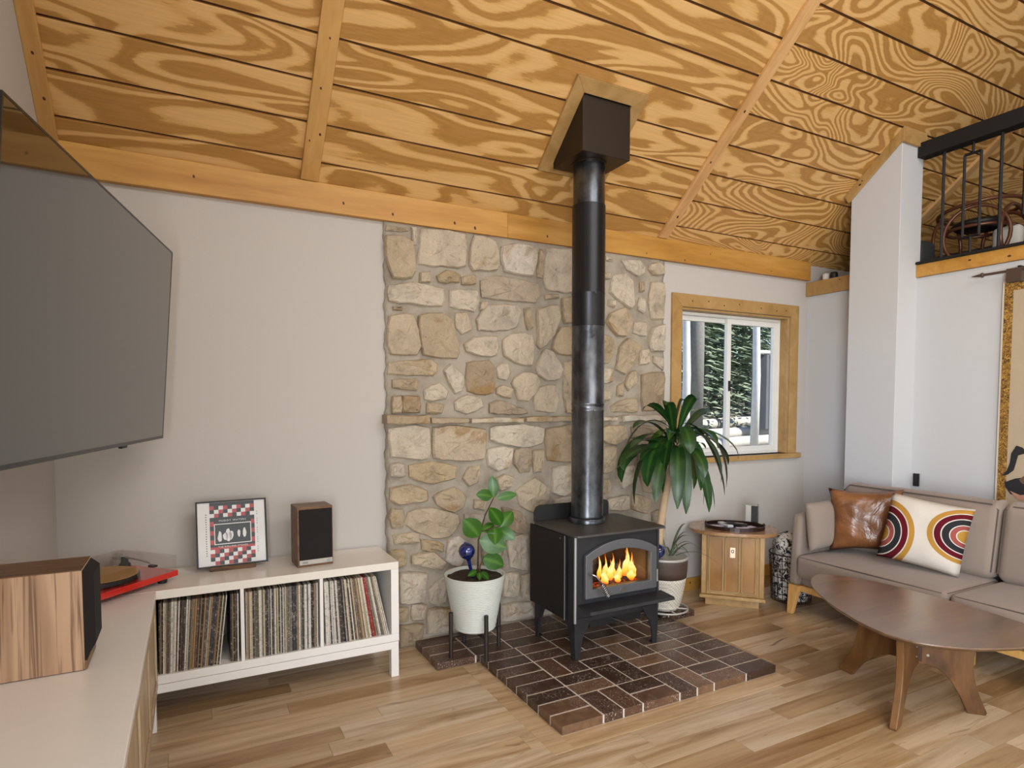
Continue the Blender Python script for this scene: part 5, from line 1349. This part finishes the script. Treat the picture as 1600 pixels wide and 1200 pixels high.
# ================================================================== SOFA
sofa = thing('sofa', 'taupe two-seat sofa with pale wooden legs along the right wall', 'sofa', (2.95, -1.7, 0))
ya, yb = -0.668, -2.72
def cush(name, x0, x1, y0, y1, z0, z1, r, bulge, warp=None, par=sofa):
    return obj(name, B().rbox(x0, x1, y0, y1, z0, z1, r, 8, bulge, warp), 'sofa_fabric', parent=par, smooth=True, weld=True)
def armwarp(q):
    f = max(0, min(1, (q.x - 2.57) / 0.7)); g_ = max(0, (q.z - 0.19) / 0.5)
    return Vector((q.x + 0.03 * (1 - f) * g_, q.y, q.z + 0.03 * f * g_))
cush('arm', 2.560, 3.28, ya - 0.072, ya, 0.195, 0.665, 0.028, (0, 0.004, 0), armwarp)
cush('arm', 2.560, 3.28, yb, yb + 0.072, 0.195, 0.665, 0.028, (0, 0.004, 0), armwarp)
cush('seat_deck', 2.60, 3.26, yb + 0.07, ya - 0.07, 0.195, 0.27, 0.02, (0, 0, 0))
def backwarp(q):
    return Vector((q.x + 0.10 * max(0, q.z - 0.2), q.y, q.z))
cush('back_frame', 3.21, 3.285, yb, ya, 0.195, 0.74, 0.03, (0, 0, 0), backwarp)
ym = -1.655
for i, (y1, y0) in enumerate(((ya - 0.074, ym + 0.004), (ym - 0.004, yb + 0.076))):
    y0, y1 = min(y0, y1), max(y0, y1)
    c_ = cush('seat_cushion', 2.535, 3.10, y0, y1, 0.258, 0.405, 0.035, (0.010, 0.0, 0.022))
    zz = 0.392
    obj('piping', B().tube([(3.08, y0 + 0.012, zz), (2.565, y0 + 0.012, zz), (2.547, y0 + 0.03, zz), (2.541, (y0+y1)/2, zz + 0.004), (2.547, y1 - 0.03, zz), (2.565, y1 - 0.012, zz), (3.08, y1 - 0.012, zz)], 0.0042, 6), 'sofa_piping', parent=c_)
    def bw(q, y0=y0, y1=y1):
        t_ = (q.z - 0.40) / 0.45; e_ = abs((q.y - (y0+y1)/2) / ((y1-y0)/2))
        return Vector((q.x + 0.16 * (q.z - 0.40), q.y, q.z - 0.025 * max(0, t_) * (1 - e_*e_) * 0 - 0.012 * max(0, t_) * (e_ < 0.9)))
    k_ = cush('back_cushion', 2.985, 3.145, y0 - (0.0 if i else 0.004), y1 + (0.035 if i == 0 else 0), 0.405, 0.85, 0.055, (0.030, 0.0, 0.012), bw)
    y1b = y1 + (0.035 if i == 0 else 0)
    pth = [Vector((2.998, y0 + 0.012, 0.45)), Vector((2.998, y0 + 0.012, 0.80)), Vector((3.0, y0 + 0.05, 0.838)), Vector((3.0, (y0+y1b)/2, 0.846)), Vector((3.0, y1b - 0.05, 0.838)), Vector((2.998, y1b - 0.012, 0.80)), Vector((2.998, y1b - 0.012, 0.45))]
    obj('piping', B().tube([bw(p) for p in pth], 0.0042, 6), 'sofa_piping', parent=k_)
obj('rail', B().box(2.585, 2.612, yb + 0.02, ya - 0.02, 0.155, 0.197), 'sofa_leg', parent=sofa, bevel=0.004)
obj('rail', B().box(3.24, 3.265, yb + 0.02, ya - 0.02, 0.155, 0.197), 'sofa_leg', parent=sofa, bevel=0.004)
for yy in (yb + 0.02, ya - 0.045): obj('rail', B().box(2.612, 3.24, yy, yy + 0.025, 0.155, 0.197), 'sofa_leg', parent=sofa, bevel=0.004)
for (x, y, s_) in ((2.548, ya - 0.008, 1), (2.548, yb + 0.008, -1), (3.27, ya - 0.008, 1), (3.27, yb + 0.008, -1)):
    w0 = 0.078; w1 = 0.036; d = -s_
    xs_ = 1 if x < 3 else -1
    obj('leg', B().add([(x, y, 0), (x + xs_*0.030, y, 0), (x + xs_*0.030, y + d*w1, 0), (x, y + d*w1, 0), (x + xs_*0.010, y, 0.196), (x + xs_*0.05, y, 0.196), (x + xs_*0.05, y + d*w0, 0.196), (x + xs_*0.010, y + d*w0, 0.196)],
        [(3, 2, 1, 0), (4, 5, 6, 7), (0, 1, 5, 4), (1, 2, 6, 5), (2, 3, 7, 6), (3, 0, 4, 7)]), 'sofa_leg', parent=sofa, bevel=0.003)
obj('middle_leg', B().lathe([(0.022, 0.0), (0.024, 0.004), (0.026, 0.156)], (2.72, ym - 0.03, 0), 20), 'sofa_leg', parent=sofa)
obj('middle_rail', B().box(2.612, 3.24, ym - 0.06, ym, 0.1565, 0.196), 'sofa_leg', parent=sofa)

# cushions thrown on the sofa
def pillow(T, wd, ht, th, n=18, pinch=0.10, crease=0.0, seed=0):
    r = random.Random(seed); ph = r.uniform(0, 6); b = B(T)
    for sg in (-1, 1):
        vs = []; uv = []; fs = []
        for i in range(n + 1):
            for j in range(n + 1):
                u, v = -1 + 2*i/n, -1 + 2*j/n
                t_ = (max(0, 1 - u**4) * max(0, 1 - v**4)) ** 0.6
                x = u * wd/2 * (1 - pinch * (1 - v*v) * 0.5 * abs(u)); z = v * ht/2 * (1 - pinch * (1 - u*u) * 0.5 * abs(v))
                y = sg * th/2 * t_ + crease * math.sin(7*u + 3*v + ph) * math.sin(4*v - 2*u + ph) * t_
                vs.append((x, y, z + ht/2)); uv.append(((u+1)/2, (v+1)/2))
        for i in range(n):
            for j in range(n):
                a = i*(n+1) + j; f = (a, a+n+1, a+n+2, a+1); fs.append(f if sg < 0 else f[::-1])
        b.add(vs, fs, uv)
    return b
def basisT(o, ux, uz):
    ux = Vector(ux).normalized(); uz = Vector(uz); uz = (uz - ux * uz.dot(ux)).normalized(); uy = uz.cross(ux)
    return Matrix(((ux.x, uy.x, uz.x, o[0]), (ux.y, uy.y, uz.y, o[1]), (ux.z, uy.z, uz.z, o[2]), (0, 0, 0, 1)))
SZ = 0.431
tag(obj('throw_pillow', pillow(basisT((2.765, -0.815, SZ + 0.012), (1, -0.04, 0.05), (-0.42, 0.10, 1)), 0.36, 0.32, 0.10, seed=1), 'sofa_fabric', smooth=True, weld=True), 'small taupe cushion propped against the sofa arm', 'pillow')
tag(obj('throw_pillow', pillow(basisT((2.885, -1.000, SZ + 0.01), (0.62, -0.78, 0.03), (0.06, 0.10, 1)), 0.43, 0.41, 0.14, pinch=0.24, crease=0.010, seed=2), 'leather', smooth=True, weld=True), 'brown leather cushion with pinched corners on the sofa', 'pillow')
tag(obj('throw_pillow', pillow(basisT((2.798, -1.352, SZ + 0.012), (0.28, -0.94, -0.13), (0.22, 0.12, 1)), 0.42, 0.40, 0.15, pinch=0.08, crease=0.004, seed=3), 'arch_print', smooth=True, weld=True), 'white cushion with ochre, maroon and grey rainbow arches', 'pillow')

# ================================================================== COFFEE TABLE
ct = thing('coffee_table', 'oval walnut coffee table on three sculpted legs', 'coffee table', (1.97, -1.75, 0))
tc = Vector((2.03, -1.76))
KP = [(2.175,-1.155),(2.245,-1.190),(2.335,-1.366),(2.352,-1.602),(2.335,-1.84),(2.295,-2.08),(2.235,-2.22),(2.13,-2.275),(1.972,-2.225),(1.772,-2.133),(1.655,-2.016),(1.622,-1.904),(1.650,-1.770),(1.703,-1.652),(1.781,-1.512),(1.918,-1.329),(2.045,-1.215)]
ell = []
for i in range(len(KP)):
    p0, p1_, p2, p3 = (Vector(KP[(i + k) % len(KP)]) for k in (-1, 0, 1, 2))
    for q in range(4):
        f = q / 4
        v_ = 0.5 * (2*p1_ + (p2 - p0)*f + (2*p0 - 5*p1_ + 4*p2 - p3)*f*f + (3*p1_ - p0 - 3*p2 + p3)*f**3); ell.append((v_.x, v_.y))
TZ = 0.425
inn = [(tc.x + (p[0]-tc.x) * 0.94, tc.y + (p[1]-tc.y) * 0.94) for p in ell]
n = len(ell)
vs = [(p[0], p[1], TZ) for p in ell] + [(p[0], p[1], TZ - 0.006) for p in ell] + [(p[0], p[1], TZ - 0.024) for p in inn]
fs = [tuple(range(n)), tuple(range(3*n - 1, 2*n - 1, -1))] + [(k*n + i, (k+1)*n + i, (k+1)*n + (i+1) % n, k*n + (i+1) % n) for k in range(2) for i in range(n)]
obj('table_top', B().add(vs, fs), 'walnut_table', parent=ct, bevel=0.0015)
hub = Vector((1.985, -1.805, 0))
def tleg(foot, thick, top_reach, m):
    d = Vector((foot[0], foot[1], 0)) - hub; L = d.length; d.normalize(); s_ = Vector((-d.y, d.x, 0))
    T = Matrix(((d.x, s_.x, 0, hub.x), (d.y, s_.y, 0, hub.y), (0, 0, 1, 0), (0, 0, 0, 1)))
    h = TZ - 0.025
    prof = [(0.0, 0.20)]
    for i in range(7):                                    # arched underside, down to the foot
        f = i / 6; prof.append((0.02 + (L - 0.095) * f, 0.20 - 0.20 * f ** 2.6))
    prof += [(L - 0.005, 0.0), (L, 0.012)]
    for i in range(1, 9):                                 # outer edge, waisted, flaring to the top
        f = i / 8; z = 0.012 + (h - 0.012) * f
        prof.append((L - (L - top_reach) * f - 0.042 * math.sin(PI * min(1, f * 1.05)) , z))
    prof += [(top_reach - 0.06, h)]
    for i in range(1, 7):                                 # scooped top edge back to the hub
        f = i / 6; prof.append((top_reach - 0.06 - (top_reach - 0.06) * f, h - 0.085 * math.sin(PI / 2 * f)))
    return obj('leg', B(T).prism(prof, 'y', -thick/2, thick/2), m, parent=ct, bevel=0.004), T, L
for ft, th, tr in (((1.661, -1.897), 0.030, 0.27), ((2.172, -2.012), 0.024, 0.25), ((2.045, -1.400), 0.024, 0.30)):
    lg, T, L = tleg(ft, th, tr, 'walnut_leg')
    for z in (0.245, 0.290):
        for sg in (-1, 1):
            obj('screw', B(T).tube([(0.045, sg * (th/2 - 0.001), z), (0.045, sg * (th/2 + 0.0018), z)], 0.006, 10), 'steel', parent=lg)
obj('hub_block', B().tube([(hub.x, hub.y, 0.215), (hub.x, hub.y, 0.33)], 0.028, 6), 'walnut_dark', parent=ct)

# ================================================================== RIGHT WALL
hg = thing('wall_tapestry', 'cream hanging with patterned gold border and dark figure on right wall', 'tapestry', (XR - 0.03, -1.95, 0.75))
ty0, ty1, tz0, tz1 = -2.55, -1.392, 0.62, 2.165
def tcloth(y0, y1, z0, z1, x0, x1, m, nm, n=26):
    b = B(); vs = []; fs = []
    for xx in (x0, x1):
        for i in range(n + 1):
            for j in range(2):
                yy = y0 + (y1 - y0) * i / n; vs.append((xx + 0.003 * math.sin(yy * 9), yy, z0 if j == 0 else z1))
    m_ = 2 * (n + 1)
    for i in range(n):
        a = 2*i; fs += [(a, a+1, a+3, a+2), (m_+a, m_+a+2, m_+a+3, m_+a+1), (a, a+2, m_+a+2, m_+a), (a+1, m_+a+1, m_+a+3, a+3)]
    fs += [(0, m_, m_+1, 1), (2*n, 2*n+1, m_+2*n+1, m_+2*n)]
    return obj(nm, B().add(vs, fs), m, parent=hg)
tcloth(ty0, ty1, tz0, tz1, XR - 0.020, XR - 0.016, 'tapestry_backing', 'cloth')
tcloth(ty0 + 0.012, ty1 - 0.012, tz1 - 0.062, tz1 - 0.012, XR - 0.023, XR - 0.0202, 'tapestry_border', 'border')
tcloth(ty1 - 0.060, ty1 - 0.012, tz0 + 0.012, tz1 - 0.062, XR - 0.023, XR - 0.0202, 'tapestry_border', 'border', 4)
tcloth(ty0 + 0.012, ty0 + 0.060, tz0 + 0.012, tz1 - 0.062, XR - 0.023, XR - 0.0202, 'tapestry_border', 'border', 4)
tcloth(ty0 + 0.060, ty1 - 0.060, tz0 + 0.012, tz1 - 0.062, XR - 0.022, XR - 0.0202, 'tapestry_cloth', 'field')
def motif(poly, m, lv=0): obj('motif', B().prism(poly, 'x', XR - 0.0285 - lv * 0.001, XR - 0.0235), m, parent=hg)
motif([(-1.53, 1.13), (-1.50, 1.14), (-1.475, 1.09), (-1.47, 1.03), (-1.455, 0.98), (-1.43, 0.945), (-1.46, 0.955), (-1.49, 0.985), (-1.50, 1.03), (-1.51, 1.08), (-1.56, 1.10)], 'ink_black')
motif([(-1.445, 0.905), (-1.50, 0.935), (-1.56, 0.95), (-1.62, 0.93), (-1.62, 0.86), (-1.54, 0.83), (-1.48, 0.835), (-1.455, 0.87)], 'ink_black')
motif([(-1.475, 0.855), (-1.53, 0.835), (-1.60, 0.85), (-1.60, 0.80), (-1.52, 0.805)], 'ink_rose', 1)
motif([(-1.52, 0.93), (-1.55, 0.96), (-1.59, 0.955), (-1.58, 0.915), (-1.54, 0.905)], 'ink_brown', 1)
rod = thing('tapestry_rod', 'dark curtain rod with pointed finial holding the tapestry', 'rod', (XR - 0.05, -1.9, 2.225))
obj('pole', B().tube([(XR - 0.05, -1.30, 2.222), (XR - 0.05, -2.66, 2.222)], 0.008, 10), 'rod_brown', parent=rod)
for y, s_ in ((-1.30, 1), (-2.66, -1)):
    obj('finial', B().tube([(XR - 0.05, y, 2.222), (XR - 0.05, y + s_*0.006, 2.222), (XR - 0.05, y + s_*0.012, 2.222), (XR - 0.05, y + s_*0.022, 2.222), (XR - 0.05, y + s_*0.07, 2.222)], [0.008, 0.016, 0.016, 0.010, 0.002], 10), 'rod_brown', parent=rod)
for y in (-1.49, -2.45): obj('bracket', B().box(XR - 0.06, XR, y - 0.008, y + 0.008, 2.20, 2.245), 'black_metal', parent=rod, bevel=0.002)
for y in (-1.46, -1.75, -2.05, -2.35):
    obj('hanging_loop', B().box(XR - 0.062, XR - 0.024, y - 0.045, y + 0.035, 2.15, 2.234), 'rod_brown', parent=hg)
ws = thing('wall_switch', 'small black wall switch beside the column above the sofa', 'switch', (XR, -0.90, 0.815))
obj('plate', B().box(XR - 0.012, XR - 0.0005, -0.925, -0.885, 0.815, 0.905), 'black_plastic', parent=ws, bevel=0.002)
obj('rocker', B().box(XR - 0.016, XR - 0.012, -0.915, -0.895, 0.835, 0.885), 'black_plastic', parent=ws, bevel=0.001)

# ================================================================== LOFT
struct('floor_loft', B().box(XR + 0.05, 6.8, -4.6, 0.0, 2.29, 2.36), 'loft_carpet', 'floor of the loft above the sofa wall')
rl_ = thing('loft_railing', 'black metal loft railing with looped rectangular balusters', 'railing', (XR, -2.6, 2.375))
obj('handrail', B().box(XR - 0.05, XR + 0.045, -4.5, -0.868, 3.105, 3.205), 'black_metal', parent=rl_, bevel=0.006)
obj('bottom_rail', B().box(XR - 0.035, XR + 0.045, -4.5, -0.868, 2.375, 2.392), 'black_metal', parent=rl_, bevel=0.002)
yy = -1.015; i = 0
def sq(p, q, r=0.008): return B().tube([p, q], r, 4)
while yy > -4.4:
    obj('baluster', sq((XR, yy, 2.392), (XR, yy, 3.106), 0.0105), 'black_metal', parent=rl_)
    yc = yy - 0.174; z0, z1 = (2.50, 3.035) if i % 2 == 0 else (2.56, 3.075)
    lp = [(XR, yc - 0.048, z0), (XR, yc + 0.048, z0), (XR, yc + 0.048, z1), (XR, yc - 0.048, z1)]
    b = B()
    for a_ in range(4): b.tube([lp[a_], lp[(a_+1) % 4]], 0.0095, 4)
    lo = obj('loop', b, 'black_metal', parent=rl_)
    obj('stem', sq((XR, yc, 2.392), (XR, yc, z0), 0.009), 'black_metal', parent=lo)
    if z1 < 3.07: obj('stem', sq((XR, yc, z1), (XR, yc, 3.106), 0.009), 'black_metal', parent=lo)
    yy -= 0.335; i += 1
# bent-cane chair in the loft
cc = Vector((4.15, -0.98, 2.36))
ch = thing('cane_chair', 'round bent cane chair with pale cushion behind the loft railing', 'chair', cc)
def circ(c, r, nrm, m=30, sy=1.0):
    nrm = Vector(nrm).normalized(); a_ = nrm.cross(Vector((0, 0, 1)));
    if a_.length < 1e-3: a_ = Vector((1, 0, 0))
    a_.normalize(); b_ = nrm.cross(a_)
    return [Vector(c) + a_ * math.cos(2*PI*k/m) * r + b_ * math.sin(2*PI*k/m) * r * sy for k in range(m)]
obj('seat_ring', B().tube(circ(cc + Vector((0, 0, 0.44)), 0.255, (0, 0.10, 1)), 0.014, 8, closed=True), 'rattan_copper', parent=ch, smooth=True)
for nm, a_ in (('side_hoop', 200), ('side_hoop', 270), ('side_hoop', 340), ('side_hoop', 90)):
    dv = Vector((math.cos(math.radians(a_)), math.sin(math.radians(a_)), 0))
    obj(nm, B().tube(circ(cc + dv * 0.215 + Vector((0, 0, 0.225)), 0.19, dv, sy=1.08), 0.013, 8, closed=True), 'rattan_copper', parent=ch, smooth=True)
obj('inner_ring', B().tube(circ(cc + Vector((0, 0, 0.30)), 0.20, (0, 0, 1)), 0.012, 8, closed=True), 'rattan_copper', parent=ch, smooth=True)
obj('seat_cushion', B().lathe([(0.02, 0.31), (0.15, 0.312), (0.175, 0.335), (0.15, 0.362), (0.02, 0.37)], (cc.x, cc.y, cc.z), 28), 'black_plastic', parent=ch, smooth=True)
obj('back_cushion', B().rbox(cc.x + 0.02, cc.x + 0.10, cc.y - 0.24, cc.y - 0.06, cc.z + 0.07, cc.z + 0.30, 0.035, 5), 'white_cushion', parent=ch, smooth=True, weld=True)
bxo = thing('storage_trunk', 'dark storage trunk standing in the loft behind the cane chair', 'trunk', (4.75, -0.75, 2.36))
obj('trunk_body', B().box(4.50, 5.05, -1.25, -0.30, 2.361, 2.56), 'loft_dark', parent=bxo, bevel=0.008)
obj('trunk_lid', B().box(4.49, 5.06, -1.26, -0.29, 2.561, 2.61), 'loft_dark', parent=bxo, bevel=0.008)
tag(obj('floor_cushion', B().rbox(3.74, 3.96, -0.80, -0.55, 2.361, 2.60, 0.05, 5), 'loft_dark', smooth=True, weld=True), 'dark grey floor cushion beside the white column in the loft', 'cushion')
tag(obj('candle_jar', B().lathe([(0.024, 0.0), (0.026, 0.004), (0.026, 0.055), (0.022, 0.060), (0.0, 0.060)], (3.645, -0.125, 2.398), 20), 'white_cushion', smooth=False, bevel=0.001), 'small white jar on the corner ledge near the ceiling', 'jar')
lt = thing('camera_unit', 'small black cylinder device beside the white jar on the ledge', 'device', (3.645, -0.20, 2.398))
obj('body', B().lathe([(0.026, 0.0), (0.030, 0.01), (0.030, 0.045), (0.024, 0.06), (0.0, 0.062)], (3.645, -0.195, 2.398), 20), 'black_plastic', parent=lt)
obj('lens', B().tube([(3.617, -0.195, 2.43), (3.612, -0.195, 2.43)], 0.012, 12), 'tv_bezel', parent=lt)

# ================================================================== OUTSIDE THE WINDOW
gr = random.Random(21)
def gz(x, y): return 0.30 + 0.155 * max(0, y - 1.2) + 0.05 * math.sin(x * 0.9) * math.cos(y * 0.7)
vs = []; fs = []; NX, NY = 40, 40
for j in range(NY + 1):
    for i in range(NX + 1):
        x = -14 + 50 * i / NX; yv = 0.2 + 40 * j / NY; vs.append((x, yv, gz(x, yv) + gr.uniform(-0.06, 0.06)))
for j in range(NY):
    for i in range(NX): a_ = j*(NX+1) + i; fs.append((a_, a_+1, a_+NX+2, a_+NX+1))
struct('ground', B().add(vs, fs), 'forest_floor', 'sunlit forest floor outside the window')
def needles(h, seed, crown0=0.05, spread=0.19, cnt=4200):
    r = random.Random(seed); vs = []; fs = []
    for i in range(cnt):
        f = crown0 + (0.99 - crown0) * r.random() ** 0.8; z = h * f; R = spread * h * (1 - f) ** 0.75 + 0.08
        aa = r.uniform(0, 2*PI); d = R * math.sqrt(r.uniform(0.08, 1)); c_ = Vector((d*math.cos(aa), d*math.sin(aa), z - 0.28*d + r.uniform(-0.08, 0.08)))
        o_ = Vector((math.cos(aa), math.sin(aa), -0.3)).normalized(); s_ = Vector((-math.sin(aa), math.cos(aa), r.uniform(-0.5, 0.5))).normalized()
        L, W_ = r.uniform(0.10, 0.26), r.uniform(0.025, 0.06); k = len(vs)
        vs += [c_ - s_*W_, c_ + s_*W_, c_ + o_*L + s_*W_*0.3, c_ + o_*L - s_*W_*0.3]; fs.append((k, k+1, k+2, k+3))
    return B().add(vs, fs)
kinds = [needles(7.5, 1), needles(5.5, 2, 0.05, 0.22), needles(9, 3, 0.10, 0.17)]
kd = []
for q, hh_ in zip(kinds, (7.5, 5.5, 9)):
    kd.append((q, hh_))
_first = {}
spots = [(7.9, 6.4, 1), (9.4, 6.9, 1), (11.2, 7.2, 1), (10.0, 8.6, 0), (12.2, 8.8, 0), (13.8, 9.6, 1), (11.3, 10.4, 2), (14.2, 11.8, 2), (16.4, 12.0, 0), (12.6, 12.6, 0), (18.6, 13.6, 2), (16.2, 14.6, 0), (20.6, 16.4, 0), (6.3, 5.9, 0)]
spots.sort(key=lambda p: math.atan2(p[0] + 0.97, p[1] + 3.4))
kn_ = ['tall slim conifer', 'low bushy conifer', 'high-crowned conifer']
for i, (x, yv, k) in enumerate(spots):
    root = thing('conifer_tree', '%s, %s from the left in the forest beyond the window' % (kn_[k], ordinal(i + 1)), 'tree', (x, yv, gz(x, yv) - 0.05), 'conifers outside the window')
    hh_ = kd[k][1]
    if k not in _first:
        f_ = obj('foliage', kd[k][0], 'needles', origin=(0, 0, 0)); f_['kind'] = 'stuff'
        t_ = obj('trunk', B().tube([(0, 0, 0), (0.03, 0.02, hh_ * 0.5), (0, 0, hh_ * 0.97)], [0.11, 0.08, 0.02], 9), 'bark_grey', origin=(0, 0, 0))
        f_.location = t_.location = (0, 0, 0); _first[k] = (f_, t_)
    else:
        f_, t_ = (o_.copy() for o_ in _first[k]); COL.objects.link(f_); COL.objects.link(t_)
    f_.parent = root; t_.parent = root; root.rotation_euler = (0, 0, gr.uniform(0, 6)); s_ = gr.uniform(0.9, 1.15); root.scale = (s_, s_, s_)
def bare(x, yv, h, r0, m, label, fork=False):
    z0 = gz(x, yv) - 0.05; root = thing('bare_tree', label, 'tree', (x, yv, z0))
    obj('trunk', B().tube([(x, yv, z0), (x + 0.03, yv, z0 + h*0.3), (x - 0.02, yv, z0 + h*0.65), (x + 0.03, yv, z0 + h)], [r0, r0*0.9, r0*0.75, r0*0.5], 12), m, parent=root, smooth=True)
    if fork: obj('branch', B().tube([(x, yv, z0 + h*0.52), (x + 0.25, yv + 0.05, z0 + h*0.63), (x + 0.45, yv + 0.1, z0 + h*0.8)], [r0*0.5, r0*0.4, r0*0.2], 8), m, parent=root, smooth=True)
bare(6.72, 3.2, 4.2, 0.065, 'bark_white', 'pale aspen trunk seen through the right window pane', True)
bare(7.25, 5.0, 6.0, 0.15, 'bark_grey', 'thick grey tree trunk seen through the left window pane')
bare(4.34, 2.2, 4.5, 0.055, 'bark_white', 'pale birch trunk at the left edge of the window')
for i, (x, yv, L, rz, r0) in enumerate(((7.0, 3.7, 3.6, 0.04, 0.10), (7.9, 4.5, 4.2, -0.06, 0.11), (8.6, 5.4, 3.6, 0.12, 0.12))):
    T = rotT((x, yv, gz(x, yv) + r0 - 0.03), rz)
    tag(obj('fallen_log', B(T).tube([(-L/2, 0, -0.05), (0, 0, 0.02), (L/2, 0, 0.06)], [r0, r0*0.95, r0*0.8], 12), 'log_grey', smooth=False, bevel=0.004), ('pale fallen log nearest the window', 'second fallen log behind the nearest one', 'farthest fallen log among the undergrowth')[i], 'log', 'fallen logs outside')
r = random.Random(31); vs = []; fs = []
for i in range(5200):
    x, yv = r.uniform(5.5, 19), r.uniform(4.6, 13.5); z = gz(x, yv) + abs(r.gauss(0, 0.32)); a_ = r.uniform(0, 6.28); L = r.uniform(0.05, 0.14)
    d1 = Vector((math.cos(a_), math.sin(a_), r.uniform(-0.4, 0.6))) * L; d2 = Vector((-math.sin(a_), math.cos(a_), r.uniform(-0.4, 0.6))) * L * 0.45
    c_ = Vector((x, yv, z)); k = len(vs); vs += [c_ - d1, c_ + d2, c_ + d1, c_ - d2]; fs.append((k, k+1, k+2, k+3))
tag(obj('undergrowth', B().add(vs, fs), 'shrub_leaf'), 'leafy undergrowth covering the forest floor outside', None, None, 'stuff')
gzt = gz(8.5, 4.3)
tp = thing('hanging_panel', 'grey tarp hung from a pale pole outside the right pane', 'rectangle', (8.5, 4.25, gzt))  # plain grey sheet below a pole, not identified further
vs = []; fs = []
for xx in (0, 0.03):
    for i in range(17):
        for j in range(2): vs.append((8.0 + 1.1 * i / 16, 4.2 + xx + 0.05 * math.sin(i * 1.9), (gzt + 0.22) if j == 0 else 2.28))
for i in range(16):
    a_ = 2*i; fs += [(a_, a_+1, a_+3, a_+2), (34+a_, 34+a_+2, 34+a_+3, 34+a_+1)]
obj('sheet', B().add(vs, fs), 'panel_grey', parent=tp)
obj('pole', B().tube([(7.9, 4.2, 2.32), (9.3, 4.2, 2.32)], 0.035, 10), 'bark_white', parent=tp)
for xx in (7.93, 9.25): obj('post', B().tube([(xx, 4.27, gzt - 0.1), (xx, 4.27, 2.36)], 0.04, 8), 'bark_grey', parent=tp)
